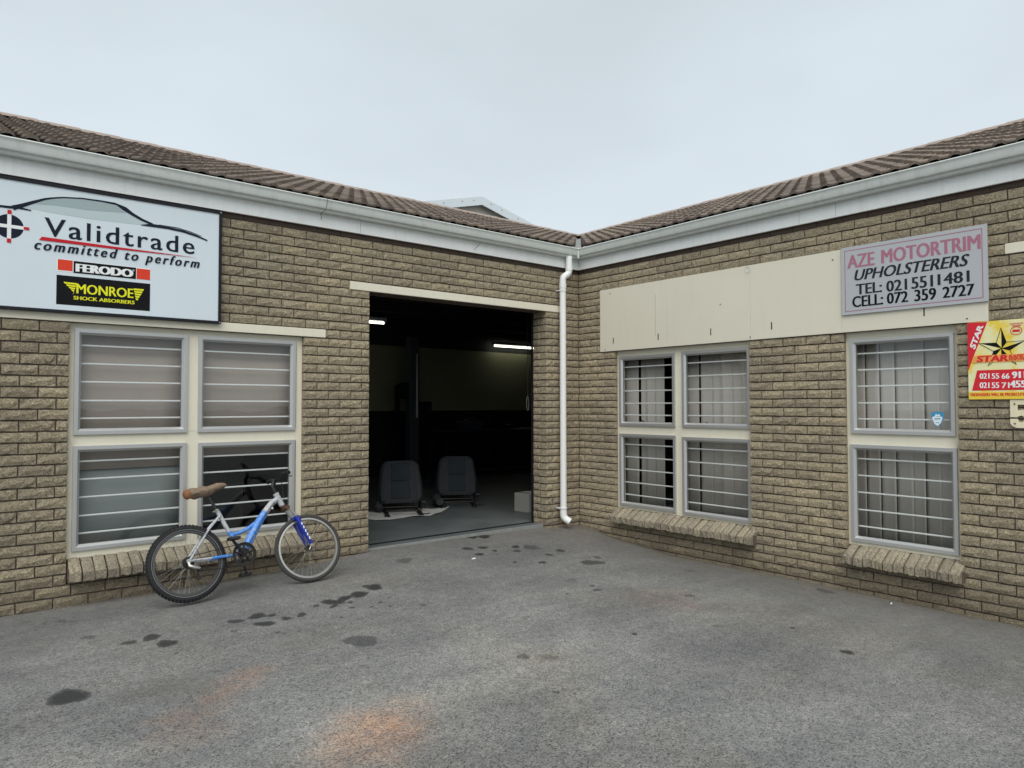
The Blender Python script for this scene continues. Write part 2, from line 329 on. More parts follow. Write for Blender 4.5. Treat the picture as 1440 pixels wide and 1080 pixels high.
def blob(px, py, rx, ry, s=1.0, soft=.45):
    cx, cy = WG(px, py, -.03)
    ax, ay = WG(px+rx, py, -.03); r1 = math.hypot(ax-cx, ay-cy); bx, by = WG(px, py-ry, -.03); r2 = math.hypot(bx-cx, by-cy)
    rot = random.uniform(-.25, .25); g1 = gr_*math.cos(rot)+gf_*math.sin(rot); g2 = -gr_*math.sin(rot)+gf_*math.cos(rot)
    ea, eb = ((X-cx)*g1[0]+(Y-cy)*g1[1])/r1, ((X-cx)*g2[0]+(Y-cy)*g2[1])/r2
    th_ = np.arctan2(eb, ea); ph_ = [random.uniform(0, 6.28) for _ in range(4)]
    d = np.hypot(ea, eb)*(1+.10*np.sin(2*th_+ph_[0])+.08*np.sin(3*th_+ph_[1])+.06*np.sin(5*th_+ph_[2])+.04*np.sin(9*th_+ph_[3]))
    return s*np.clip((1.0+soft-d)/soft, 0, 1)*np.clip(1.25-.35*d, 0, 1)
SP = '''97 977 26 7 1;213 895 10 3.6 .9;235 903 14 3.3 .95;182 902 8 2.7 .8;66 877 42 6 .34;125 895 12 2.5 .45;130 901 8 2 .45;331 874 9 2.3 .8;362 867 10 3 .95;382 866 5 1.7 .9
372 877 14 2.4 .95;403 870 6.5 1.9 .9;424 865 6 2.3 .9;445 853 3.5 1.7 .9;467 848 14 2.6 1;470 853 4 2.6 .9;391 888 3 1.1 .7;249 916 4 1.3 .6;328 887 5 1.4 .5;628 769 9 2.2 1;664 766 8 1.9 1;680 765 8 2 1
679 778 6 1.3 .9;657 780 7 1.5 .8;674 786 6 1.3 .9;696 781 3.5 1 .8;725 775 5 1.5 .9;727 780 5 1.2 .8;747 775 12 2.4 .5;788 777 6 1.3 .9;772 783 5 1 .8;763 793 5 1.3 .9;724 794 3 1 .7
833 790 16 2.4 .75;840 783 5 1.4 .7;505 838 11 3 1;485 843 8 2.8 1;527 829 8 3.2 1;515 828 5 1.5 .9;495 855 4 1.3 .8;522 854 3 1 .8;548 853 3 1 .8;595 851 5 1.6 .5;508 899 24 5.5 .62
735 920 9 4 .5;773 920 14 4 .40;782 969 4 2 .8;892 889 4.5 1.7 .8;803 816 10 3 .4;840 828 6 1.6 .7;833 822 4 1.2 .7;798 834 3 1 .7;567 797 12 3 .45;1191 911 8 2.6 .95;1114 877 4 1.3 .85
1010 876 9 2 .45;969 833 8 2 .5;970 795 8 2 .4;1160 818 10 3 .5;480 868 3 1.2 .6;535 848 3 1.2 .7;493 848 4 1.4 .8;548 842 3 1 .6'''
for ln in SP.replace('\n', ';').split(';'):
    px, py, rx, ry, s = map(float, ln.split()); D_ = np.maximum(D_, blob(px, py, rx, ry, s))
for px, py, rx, ry, s in ((530, 1022, 58, 24, .8), (500, 1040, 40, 22, .6), (535, 1010, 30, 12, 1.0), (340, 952, 24, 12, .6), (285, 990, 26, 18, .55), (270, 1020, 40, 20, .3), (925, 836, 34, 10, .32), (960, 845, 20, 6, .4), (560, 985, 25, 10, .3)):
    RU = np.maximum(RU, blob(px, py, rx, ry, s, 1.0))
DU = np.maximum(np.exp(-np.abs(X)/.50)*1.0*np.exp(-np.clip(-3.9-Y, 0, 9)/.9), np.exp(-np.hypot(X+.35, Y+.2)/.45))
DU = np.maximum(DU, .55*np.exp(-np.abs(Y)/.07))
for px, py, rx, ry, s in ((760, 921, 30, 5, .5), (1080, 850, 60, 8, .6), (430, 900, 40, 8, .35), (1250, 880, 70, 10, .4), (240, 965, 60, 10, .35)):
    DU = np.maximum(DU, blob(px, py, rx, ry, s, 1.2))
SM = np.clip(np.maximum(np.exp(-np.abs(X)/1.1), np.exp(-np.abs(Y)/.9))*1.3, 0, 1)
ca = me.color_attributes.new('stains', 'FLOAT_COLOR', 'POINT')
ca.data.foreach_set('color', np.stack([D_, RU, DU, SM], -1).reshape(-1).astype(np.float32))
me.materials.append(M['asphalt']); me.shade_smooth()
g = bpy.data.objects.new('ground', me); C.objects.link(g); g['kind'] = 'structure'
fl = MB().box(-3.3, 6.5, .065, 6.55, -.2, .084).build('workshop_floor', M['floor'], None, kind='structure')

# ------------------------------------------------------------------ the two brick wings
CH, P = .0833, .232
Z0 = 2.148
def place(side, s, d, z):           # s along wall, d outwards from the wall, z up
    return (s, -d, z) if side == 'L' else (-d, s, z)
left = tag(empty('brick_building', (-3.5, 0, 0)), 'left tan rock-face brick workshop wing with the open dark doorway under a brown tiled roof', 'building')
right = tag(empty('brick_building', (0, -3.5, 0)), 'right tan rock-face brick wing with long cream board and two barred windows', 'building')
for b_ in (left, right): b_.location = (0, 0, 0)
random.seed(3)
def brick_mesh(name, mat, nxs=5, nzs=2, lo=.002, hi=.016, edge=.0, dep=.10):
    # unit length along x (0..1), height .0735, front at y = -relief
    vs = []; H = .0708
    for k in range(nzs+1):
        for i in range(nxs+1):
            e_ = (i in (0, nxs)) or (k in (0, nzs))
            y = (.003-random.uniform(0, .006)) if e_ else -random.uniform(.006, .0125)
            x = i/nxs + (0 if i in (0, nxs) else random.uniform(-.06, .06)/nxs*2)
            z = k/nzs*H + (random.uniform(-.0022, .0022) if k in (0, nzs) else random.uniform(-.012, .012))
            vs.append((x, y, z))
    W = nxs+1; fs = [(k*W+i, k*W+i+1, (k+1)*W+i+1, (k+1)*W+i) for k in range(nzs) for i in range(nxs)]
    rim = [i for i in range(W)]+[k*W+nxs for k in range(1, nzs+1)]+[nzs*W+i for i in range(nxs-1, -1, -1)]+[k*W for k in range(nzs-1, 0, -1)]
    o = len(vs); vs += [(vs[r_][0], dep, vs[r_][2]) for r_ in rim]; n = len(rim)
    fs += [(rim[i], o+i, o+(i+1) % n, rim[(i+1) % n]) for i in range(n)]
    me = bpy.data.meshes.new(name); me.from_pydata(vs, [], fs); me.materials.append(mat); fix(me); return me
BR = [brick_mesh('brick', M['brick']) for _ in range(14)]
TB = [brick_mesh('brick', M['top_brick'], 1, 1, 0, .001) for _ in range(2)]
BRD = [([tuple(v.co) for v in m_.vertices], [tuple(f.vertices) for f in m_.polygons]) for m_ in BR]
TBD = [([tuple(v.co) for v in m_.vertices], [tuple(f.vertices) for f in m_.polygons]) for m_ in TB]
def brick_matrix(side, s0, s1, z, rec=0.0, base=None):
    # base: (origin, direction) for returns
    L_ = s1-s0
    if side == 'L': return Matrix(((L_, 0, 0, s0), (0, 1, 0, rec), (0, 0, 1, z), (0, 0, 0, 1)))
    if side == 'R': return Matrix(((0, 1, 0, rec), (-L_, 0, 0, s1), (0, 0, 1, z), (0, 0, 0, 1)))      # runs from s1 (near corner) towards camera
    if side == 'J': return Matrix(((0, 1, 0, base), (-L_, 0, 0, s1), (0, 0, 1, z), (0, 0, 0, 1)))     # door jamb return facing -x
holes = {'L': [(-5.475, -3.60, .15, 2.15), (-9, -3.388, 2.15, 2.2285), (-2.925, -.555, -1, 2.638), (-3.139, -.317, 2.638, 2.7225)],
         'R': [(-2.385, -.600, .15, 2.147), (-4.237, -3.335, .15, 2.147), (-4.47, -.378, 2.147, 2.8985), (-9, -4.583, 2.6475, 2.731)]}
span = {'L': (-8.2, -.004), 'R': (-8.2, -.003)}
phase = {'L': WL(478.6, 416)[0], 'R': WR(1116.9, 475.5)[0]}
def course_bricks(side):
    res = []
    for k in range(-29, 13):
        z = Z0+k*CH; zc = z+CH/2
        segs = [span[side]]
        for (a, b_, c_, d_) in holes[side]:
            if c_ < zc < d_:
                ns = []
                for s_ in segs:
                    if a > s_[0]: ns.append((s_[0], min(a, s_[1])))
                    if b_ < s_[1]: ns.append((max(b_, s_[0]), s_[1]))
                    if a >= s_[1] or b_ <= s_[0]: ns.append(s_)
                segs = list({x_ for x_ in ns if x_[1]-x_[0] > .03})
        for a, b_ in segs:
            ph = phase[side]+(P/2 if k % 2 else 0); j = math.ceil((a-ph)/P)
            cuts = [a]; x = ph+j*P
            while x < b_:
                if x > a: cuts.append(x)
                x += P
            cuts.append(b_)
            if len(cuts) > 2 and cuts[1]-cuts[0] < .055: cuts.pop(1)
            if len(cuts) > 2 and cuts[-1]-cuts[-2] < .055: cuts.pop(-2)
            for i in range(len(cuts)-1):
                s0 = cuts[i]+(.005 if i > 0 else 0); s1 = cuts[i+1]-(.005 if i < len(cuts)-2 else 0)
                res.append((s0, s1, z+.005, k))
    return res
random.seed(11)
for side, parent in (('L', left), ('R', right)):
    items = []
    for s0, s1, z, k in course_bricks(side):
        sm = (s0+s1)/2
        if side == 'L' and sm < -4.4 and 2.23 < z < 3.13: continue       # hidden behind the big sign: backing only
        jit = random.uniform(-.003, .004)
        rec = (.006 if k == 12 else 0)+jit
        wp = place(side, sm, 0, z)
        items.append((depth_of(*wp)/(1+min(0, 0)), side, s0, s1, z, rec, k, None))
    if side == 'L':
        for k in range(-26, 6):
            z = Z0+k*CH+.005
            if k % 2: items.append((depth_of(-.555, .15, z), 'J', .112, .232, z, 0, k, -.553))
            else: items.append((depth_of(-.555, .15, z), 'J', .112, .165, z, 0, k, -.553)); items.append((depth_of(-.555, .2, z), 'J', .175, .232, z, 0, k, -.553))
    items.sort(key=lambda q: q[0])
    # size in the picture: long bricks first at equal depth
    stuff = MB(); stuff2 = MB()
    n_ind = 0
    for it in items:
        d, sd, s0, s1, z, rec, k, base = it
        mw = brick_matrix('J' if sd == 'J' else side, s0, s1, z, rec, base)
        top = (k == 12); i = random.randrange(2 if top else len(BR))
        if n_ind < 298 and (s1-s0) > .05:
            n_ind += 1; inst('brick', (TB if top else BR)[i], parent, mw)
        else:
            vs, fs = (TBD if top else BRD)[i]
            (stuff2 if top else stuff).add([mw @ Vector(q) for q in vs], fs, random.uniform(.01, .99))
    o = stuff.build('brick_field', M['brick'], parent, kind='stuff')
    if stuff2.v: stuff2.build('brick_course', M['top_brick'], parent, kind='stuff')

def backing(side, parent, s_lo, s_hi, z_lo, z_hi, opens, d_face=-.013, thick=.215, end=None):
    opens = [(a-.004, b_+.004, c_, d_) for a, b_, c_, d_ in opens]
    ss = sorted({s_lo, s_hi, *[v for o in opens for v in o[:2]]}); zz = sorted({z_lo, z_hi, *[v for o in opens for v in o[2:]]})
    mb = MB()
    for i in range(len(zz)-1):
        run = None
        for j in range(len(ss)-1):
            c_ = ((ss[j]+ss[j+1])/2, (zz[i]+zz[i+1])/2)
            solid = not any(o[0] < c_[0] < o[1] and o[2] < c_[1] < o[3] for o in opens)
            if solid and run is None: run = ss[j]
            if (not solid or j == len(ss)-2) and run is not None:
                e_ = ss[j+1] if solid else ss[j]
                p0 = place(side, run, d_face, zz[i]); p1 = place(side, e_, d_face-thick, zz[i+1])
                mb.box(p0[0], p1[0], p0[1], p1[1], p0[2], p1[2]); run = None
    return mb.build('wall', M['mortar'], parent)
backing('L', left, -8.2, .23, -.4, 3.40, [(-5.475, -3.60, .15, 2.15), (-2.925, -.540, -.5, 2.638)])
backing('R', right, -8.2, .012, -.4, 3.40, [(-2.385, -.600, .15, 2.147), (-4.237, -3.335, .15, 2.147)])

def wbox(side, s0, s1, d0, d1, z0, z1, mb=None):
    mb = mb or MB(); p0 = place(side, s0, d0, z0); p1 = place(side, s1, d1, z1)
    return mb.box(p0[0], p1[0], p0[1], p1[1], p0[2], p1[2])
# lintels and cream boards
wbox('L', -8.2, -3.390, .010, -.10, 2.150, 2.2265).build('lintel', M['cream'], left, bevel=.003)
wbox('L', -3.137, -.319, .012, -.24, 2.640, 2.7205).build('lintel', M['cream'], left, bevel=.003)
wbox('R', -8.2, -4.585, .010, -.10, 2.650, 2.729).build('lintel', M['cream'], right, bevel=.003)
cuts = [-.380, WR(939, 400)[0], WR(1055.7, 400)[0], WR(1184, 400)[0], -4.468]
for i in range(4):
    wbox('R', cuts[i+1]+.0006, cuts[i]-.0006, .016+.001*(i % 2), -.012, 2.1495 if i else 2.1495, 2.896).build('fascia_board', M['cream_board'], right, bevel=.002)
for px, py in ((862.5, 479), (925.5, 473.5), (999.5, 466.5), (1085, 458), (1299.5, 438.5)):
    y, z = WR(px, py, -.017); wbox('R', y-.005, y+.005, .0185, .0100, z-.035, z+.035).build('slot', M['black_metal'], right)
y, z = WR(921.5, 445, -.017)
wbox('R', y-.0012, y+.0012, .0174, .010, z-.22, z+.25).build('crack', M['ridge'], right)
y, z = WR(1051, 379.5, -.017)
ring = MB().tube([(-.018, y+.030*math.cos(a), z+.030*math.sin(a)) for a in np.linspace(0, 2*math.pi, 24, endpoint=False)], .0035, 6, closed=True)
ring.build('round_cap', M['gutter'], right, True)
for px, py in ((858, 413), (1171, 365.5), (1055, 474), (1360, 448), (1013, 428), (851, 492)):
    y, z = WR(px, py, -.017); MB().tube([(-.015, y, z), (-.0215, y, z)], .006, 8).build('screw', M['rust'], right)
# door edge steel angle and roller curtain rolled above the opening
MB().box(-.566, -.552, .236, .262, .084, 2.63).build('door_guide', M['black_metal'], left)
MB().box(-2.94, -2.925, .236, .262, .084, 2.63).build('door_guide', M['black_metal'], left)
MB().box(-2.922, -.560, .050, .0635, .02, .0875).build('threshold_edge', M['threshold'], left, bevel=.003)
MB().box(-2.922, -.560, .21, .27, .0842, .0865).build('door_track', M['black_metal'], left)
# sloping brick sills
sill_me = []
for _ in range(6):
    vs = []; prof = [(.10, .348), (.04, .335), (-.095, .262), (-.107, .250), (-.104, .184), (.0, .150), (.10, .16)]
    for i in range(5):
        x = i/4*.075
        for (y, z) in prof:
            j_ = .0065 if i in (1, 2, 3) and y < 0 else .002
            vs.append((x+(random.uniform(-.0015, .0015)), y+random.uniform(-j_, j_), z+random.uniform(-j_, j_)-(.006 if i in (0, 4) and z > .2 else 0)))
    n = len(prof); fs = [(i*n+j, i*n+(j+1) % n, (i+1)*n+(j+1) % n, (i+1)*n+j) for i in range(4) for j in range(n)]+[tuple(range(n)), tuple(range(4*n, 5*n))]
    me = bpy.data.meshes.new('sill_brick'); me.from_pydata(vs, [], fs); me.materials.append(M['sill']); fix(me); sill_me.append(me)
def sills(side, parent, s0, s1, dz):
    n = round((s1-s0)/.086); st = (s1-s0)/n
    for i in range(n):
        jx, jz, jd = random.uniform(-.002, .002), random.uniform(-.004, .004), random.uniform(-.006, .004)
        x = s0+i*st+.005+jx
        mw = Matrix(((1, 0, 0, x), (0, 1, 0, jd), (0, 0, 1, dz+jz), (0, 0, 0, 1))) if side == 'L' else Matrix(((0, 1, 0, jd), (-1, 0, 0, x+.074), (0, 0, 1, dz+jz), (0, 0, 0, 1)))
        inst('sill_brick', random.choice(sill_me), parent, mw @ Matrix.Rotation(random.uniform(-.02, .02), 4, 'Z'))
    wbox(side, s0, s1, .060, -.09, .172+dz, .262+dz).build('sill_bedding', M['mortar'], parent)
sills('L', left, -5.468, -3.603, .0); sills('R', right, -2.45, -.59, -.036); sills('R', right, -4.27, -3.345, -.066)

# windows: cream frame, aluminium sashes, panes, bars, blinds
def ring_mb(side, s0, s1, z0, z1, wd, d_out, d_in, slope=0.0, d_slope=None, mb=None):
    mb = mb or MB()
    a = [(s0, z0), (s1, z0), (s1, z1), (s0, z1)]
    def at(o, d): return [place(side, *((q[0]+(o if q[0] == s0 else -o)), d, q[1]+(o if q[1] == z0 else -o))) for q in a]
    loops = [at(0, d_in), at(0, d_out), at(wd, d_out)]
    if slope: loops.append(at(wd+slope, d_slope))
    loops.append(at(wd+slope, d_in))
    vs = [v for l in loops for v in l]; n = len(loops)
    fs = [(i*4+j, i*4+(j+1) % 4, ((i+1) % n)*4+(j+1) % 4, ((i+1) % n)*4+j) for i in range(n) for j in range(4)]
    return mb.add(vs, fs)
def window(side, parent, outer, sashes, slats, label=None):
    s0, s1, z0, z1 = outer
    win = ring_mb(side, s0-.008, s1+.008, z0-.004, z1, .056, -.050, -.125)
    # mullions and transoms filling between the sashes
    root = win.build('window', M['cream'], parent, bevel=.002)
    wbox(side, s0+.040, s1-.040, -.0525, -.120, z1-.085, z1-.050).build('head_filler', M['cream'], root)
    xs_ = sorted({round(v, 3) for q in sashes for v in q[:2]})
    zlo = [q for q in sashes if q[2] < .8]; zhi = [q for q in sashes if q[2] > .8]
    tz0 = max(q[3] for q in zlo); tz1 = min(q[2] for q in zhi)
    wbox(side, s0+.022, s1-.022, -.051, -.122, tz0-.012, tz1+.012).build('transom', M['cream'], root, bevel=.002)
    cols = sorted({(q[0], q[1]) for q in zhi})
    if len(cols) == 2:
        a, b_ = cols[0][1], cols[1][0]
        wbox(side, a-.012, b_+.012, -.0495, -.121, tz1+.012, z1-.022).build('mullion', M['cream'], root, bevel=.002)
        cols2 = sorted({(q[0], q[1]) for q in zlo}); a, b_ = cols2[0][1], cols2[1][0]
        wbox(side, a-.012, b_+.012, -.0495, -.121, z0+.022, tz0-.012).build('mullion', M['cream'], root, bevel=.002)
    for (a, b_, c_, d_) in sashes:
        ring_mb(side, a, b_, c_, d_, .030, -.030, -.075, .018, -.050).build('sash', M['alu'], root, bevel=.0015)
        ring_mb(side, a+.042, b_-.042, c_+.042, d_-.042, .006, -.0545, -.060).build('glazing_seal', M['black_metal'], root)
        p0, p1, p2, p3 = place(side, a+.044, -.0585, c_+.044), place(side, b_-.044, -.0585, c_+.044), place(side, b_-.044, -.0585, d_-.044), place(side, a+.044, -.0585, d_-.044)
        pn = MB().add([p0, p1, p2, p3], [(0, 1, 2, 3)]).build('pane', M['glass'], root)
        if pn.data.polygons[0].normal.dot(Vector(place(side, 0, 1, 0))) < 0: pn.data.flip_normals()
        hgt = d_-c_-.09
        for f in (.11, .305, .5, .70, .89):
            z = d_-.045-hgt*f
            MB().tube([place(side, a+.03, -.100, z), place(side, b_-.03, -.100, z)], .0075, 6).build('burglar_bar', M['white_bar'], root)
    for (a, b_, dd, zz0, zz1, mt, ang) in slats:
        c0 = (a+b_)/2; hw = (b_-a)/2; n = 5; vs = []
        for i in range(n+1):
            f = -1+2*i/n; dep = dd - math.sin(ang)*f*hw + .006*(1-f*f)
            vs += [place(side, c0+f*hw*math.cos(ang), -dep, zz0), place(side, c0+f*hw*math.cos(ang), -dep, zz1)]
        fs = [(2*i, 2*i+2, 2*i+3, 2*i+1) for i in range(n)]
        mb = MB().add(vs, fs); ob = mb.build('blind_slat' if mt == 'blind' else 'blind', M[mt], root, True)
        sd = ob.modifiers.new('solid', 'SOLIDIFY'); sd.thickness = .001
    return root
sl_ = []
# left window: brown cloth blind, glass reflection painted into its colour, down to z 1.03; grey board behind lower left pane
nb = 9
lw = window('L', left, (-5.470, -3.605, .336, 2.149),
       [(-5.438, -4.610, 1.280, 2.105), (-4.525, -3.664, 1.278, 2.103), (-5.437, -4.612, .388, 1.195), (-4.520, -3.668, .385, 1.190)],
       [(-5.45, -4.62, .15, 1.00, 2.14, 'brown_blind_reflect', .0), (-4.56, -3.62, .15, 1.07, 2.14, 'brown_blind_reflect', .0), (-5.45, -4.60, .17, .34, 1.02, 'grey_film', 0.0)])
def R_slats(pxs, py, ang, z0, z1):
    r_ = []
    for i, (a, b_) in enumerate(pxs):
        y0, y1 = WR(a, py, .20)[0], WR(b_, py, .20)[0]
        r_.append((y1-.002, y0+.002, .20+.012*(i % 2), z0, z1, 'blind', ang*(1 if i % 3 else .6)))
    return r_
window('R', right, (-2.383, -.602, .305, 2.1475),
       [(-1.447, -.638, 1.265, 2.080), (-2.372, -1.543, 1.266, 2.088), (-1.452, -.637, .330, 1.173), (-2.374, -1.540, .327, 1.162)],
       R_slats([(880, 897.5), (901.5, 910), (910, 921), (921, 933), (950, 966), (966.7, 981.5), (986.5, 1002), (1002, 1016), (1016, 1030), (1030, 1044), (1044, 1058)], 560, .16, .30, 2.12))
window('R', right, (-4.235, -3.337, .272, 2.1475),
       [(-4.208, -3.372, 1.252, 2.086), (-4.216, -3.364, .302, 1.156)],
       R_slats([(1200, 1217), (1217, 1236.5), (1238.5, 1259), (1259, 1282), (1282, 1300), (1300, 1321), (1321, 1342)], 560, -.14, .26, 2.12))
# stay handles on right window
for px, py in ((907, 593), (1000, 597)):
    y, z = WR(px, py, .12); MB().tube([(.12, y+.06, z+.02), (.10, y-.03, z-.02)], .007, 6).build('window_stay', M['black_metal'], right)

# fascia, gutter, roof
for side, parent, joints in (('L', left, [WL(504, 310)[0]]), ('R', right, [WR(1127, 300)[0], WR(1178, 290)[0]])):
    js = [-8.2]+sorted(joints)+[-.0205 if side == 'L' else -.0475]
    for i in range(len(js)-1):
        wbox(side, js[i]+.0015, js[i+1]-.0015, .045, .020, 3.190, 3.43).build('fascia', M['fascia'], parent, bevel=.002)
    wbox(side, -8.2, -.047, .020, -.02, 3.236, 3.26).build('soffit_strip', M['mortar'], parent)
    prof = [(.047, 3.318), (.090, 3.312), (.104, 3.318), (.108, 3.330), (.112, 3.338), (.132, 3.345), (.140, 3.362), (.142, 3.398), (.148, 3.412), (.156, 3.424), (.152, 3.432), (.140, 3.430), (.134, 3.40), (.128, 3.36), (.095, 3.330), (.055, 3.330), (.047, 3.42)]
    dzg = 0 if side == 'L' else 0.0
    n = len(prof); vs = [place(side, -8.2, d, z+dzg+.01) for d, z in prof]+[place(side, -d, d, z+dzg) for d, z in prof]
    fs = [(i, (i+1), n+(i+1), n+i) for i in range(n-1)]
    MB().add(vs, fs).build('gutter', M['gutter'], parent, True)
# mitre bracket in the corner of the gutter
MB().tube([(-.150, -.150, 3.310), (-.150, -.150, 3.436)], .013, 8).build('gutter_joint', M['gutter'], left)

PT, EY, EZ = math.atan(.369), -.115, 3.425
RD = 3.4
def roofpt(side, s, u, h=0.0):       # u metres up the slope from the eave
    y = EY+u*math.cos(PT)-h*math.sin(PT); z = EZ+u*math.sin(PT)+h*math.cos(PT)
    return (s, y, z) if side == 'L' else (y, s, z)
prof = [(0, 0), (.045, 0), (.066, .030), (.088, .036), (.114, .036), (.134, .026), (.15, 0)]
pr2 = prof+[(a+.15, b_) for a, b_ in prof[1:]]
tile_me = []
for side in ('L', 'R'):
    for v_ in range(3):
        vs = []; rl = []
        for (u_, h_) in pr2:
            j_ = random.uniform(-.002, .002)
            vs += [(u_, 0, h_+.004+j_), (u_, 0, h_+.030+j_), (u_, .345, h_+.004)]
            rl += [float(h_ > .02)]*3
        fs = []
        for i in range(len(pr2)-1):
            fs += [(3*i, 3*i+3, 3*i+4, 3*i+1), (3*i+1, 3*i+4, 3*i+5, 3*i+2)]
        if side == 'R': vs = [(.30-a, b_, c_) for a, b_, c_ in vs]
        me = bpy.data.meshes.new('roof_tile'); me.from_pydata(vs, [], fs); me.materials.append(M['tile'])
        at = me.attributes.new('roll', 'FLOAT', 'POINT'); at.data.foreach_set('value', rl)
        bm = bmesh.new(); bm.from_mesh(me); bmesh.ops.recalc_face_normals(bm, faces=bm.faces)
        if sum(f.normal.z for f in bm.faces) < 0: bmesh.ops.reverse_faces(bm, faces=bm.faces)
        bm.to_mesh(me); bm.free(); tile_me.append(me)
tot = (RD-EY)/math.cos(PT); NR = 12; rs = tot/NR
for si, (side, parent) in enumerate((('L', left), ('R', right))):
    a = [roofpt(side, -8.3, 0), roofpt(side, EY, 0), roofpt(side, RD, tot), roofpt(side, -8.3, tot)]
    b_ = [roofpt(side, RD, tot), roofpt(side, -8.3, tot)]
    c_ = [(q[0], 2*RD-q[1]+0, q[2]) if side == 'L' else (2*RD-q[0], q[1], q[2]) for q in a]
    vs = a+[c_[0], (6.9, 6.9, a[0][2])]+[]
    roof = MB().add(vs, [(0, 1, 2, 3), (3, 2, 5, 4)]).build('roof', M['lead'], parent)
    roof.data.materials[0] = M['dark_wall']
    tiles = []
    for r_ in range(NR):
        u = r_*rs
        yy = EY+(u+.15)*math.cos(PT)
        s = yy-.33
        off = 0
        x = math.floor((yy-.06)/.30)*.30 - (.30 if True else 0)
        x = x+.0
        while x > -8.3:
            wp = roofpt(side, x+.15, u+.15)
            tiles.append((depth_of(*wp), x, u)); x -= .30
        # cut pieces along the valley
        tiles.append((50, math.floor((yy-.06)/.30)*.30-.0, u, (yy-.05)))
    tiles.sort(key=lambda q: q[0]); stuff = MB(); rolls = []; cnt = 0
    for q in tiles:
        cutat = q[3] if len(q) == 4 else None
        x, u = q[1], q[2]; me = tile_me[si*3+random.randrange(3)]
        j = random.uniform(-.006, .006)
        o0 = Vector(roofpt(side, x, u+j, .004)); ex = Vector((1, 0, 0)) if side == 'L' else Vector((0, 1, 0))
        ev = Vector(roofpt(side, x, u+1))-Vector(roofpt(side, x, u)); en = Vector(roofpt(side, x, u, 1))-Vector(roofpt(side, x, u))
        mw = Matrix(((ex.x, ev.x, en.x, o0.x), (ex.y, ev.y, en.y, o0.y), (ex.z, ev.z, en.z, o0.z), (0, 0, 0, 1)))
        if cnt < 298 and cutat is None:
            inst('roof_tile', me, roof, mw); cnt += 1
        else:
            vs = [mw @ v.co for v in me.vertices]
            if cutat is not None:
                k_ = 0 if side == 'L' else 1
                if cutat-x < .02: continue
                for v in vs:
                    other = v[1-k_]
                    if v[k_] > other-.05: v[k_] = other-.05
            stuff.add(vs, [tuple(f.vertices) for f in me.polygons], random.uniform(.01, .99)); rolls += [d.value for d in me.attributes['roll'].data]
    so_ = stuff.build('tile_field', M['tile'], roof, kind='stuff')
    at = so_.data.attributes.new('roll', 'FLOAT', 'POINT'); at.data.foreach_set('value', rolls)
    # ridge capping
    x = RD+.05
    while x > -8.3:
        arc = []
        for e_, rr in ((0, .125), (-.43, .112)):
            for k in range(7):
                th = math.pi*k/6
                dx, dz = rr*math.cos(th), rr*.50*math.sin(th)-.015
                q = (x+e_, RD+dx, EZ+tot*math.sin(PT)+dz+.030)
                arc.append(q if side == 'L' else (q[1], q[0], q[2]))
        MB().add(arc, [(k, k+1, k+8, k+7) for k in range(6)]+[tuple(range(7)), tuple(range(7, 14))]).build('ridge_tile', M['ridge'], roof, True)
        q = roofpt(side, x-.42, tot-.05, .02)
        if random.random() < .35: MB().box(q[0]-.05, q[0]+.05, q[1]-.05, q[1]+.03, q[2]-.015, q[2]+.02).build('mortar_bedding', M['fascia'], roof)
        x -= .42
va = [(EY-.05, EY-.05, EZ-.0), (RD, RD, EZ+tot*math.sin(PT))]
hw = .07
MB().add([(va[0][0]-hw, va[0][1]+hw, va[0][2]+.02), (va[0][0], va[0][1], va[0][2]-.01), (va[0][0]+hw, va[0][1]-hw, va[0][2]+.02),
          (va[1][0]-hw, va[1][1]+hw, va[1][2]+.04), (va[1][0], va[1][1], va[1][2]+.0), (va[1][0]+hw, va[1][1]-hw, va[1][2]+.04)], [(0, 1, 4, 3), (1, 2, 5, 4)]).build('valley_gutter', M['lead'], left)
# valley end pipe of mortar seen at the corner
MB().tube([(-.10, -.10, 3.425), (.10, .10, 3.50), (.25, .25, 3.565)], [.022, .030, .022], 8).build('valley_mortar', M['ridge'], left, True)

# downpipe
PX, PY = -.345, -.075
def arcpts(pts, r=.05, n=5):
    pts = [Vector(q) for q in pts]; o_ = [pts[0]]
    for i in range(1, len(pts)-1):
        a, b_, c_ = pts[i-1], pts[i], pts[i+1]; u, v = (a-b_).normalized(), (c_-b_).normalized()
        p0, p1 = b_+u*r, b_+v*r
        for k in range(n+1):
            t_ = k/n; o_.append(p0*(1-t_)**2+b_*2*t_*(1-t_)+p1*t_**2)
    o_.append(pts[-1]); return o_
dp = MB().tube(arcpts([(-.262, -.100, 3.325), (-.262, -.100, 3.115), (PX, PY, 3.065), (PX, PY, 2.90)], .042), .040, 16).tube([(-.262, -.100, 3.20), (-.262, -.100, 3.15)], .044, 16).tube([(PX, PY, 2.99), (PX, PY, 2.93)], .045, 16).build('downpipe', M['pvc'], left, True)
MB().tube([(PX, PY, 2.94), (PX, PY, .205)], .039, 16).build('downpipe_length', M['pvc'], dp, True)
sh = arcpts([(PX, PY, .25), (PX, PY, .155), (PX+.045, PY-.065, .105)], .04)
elb = MB().tube(sh, .0425, 16, cap=False).tube(sh, .036, 16, cap=False).build('outlet_elbow', M['pvc'], dp, True)
for z in (2.90, .27):
    MB().tube([(PX, PY, z-.008), (PX, PY, z+.008)], .046, 16).box(PX-.052, PX-.03, PY+.02, .0, z-.006, z+.006).build('pipe_bracket', M['pvc'], dp)
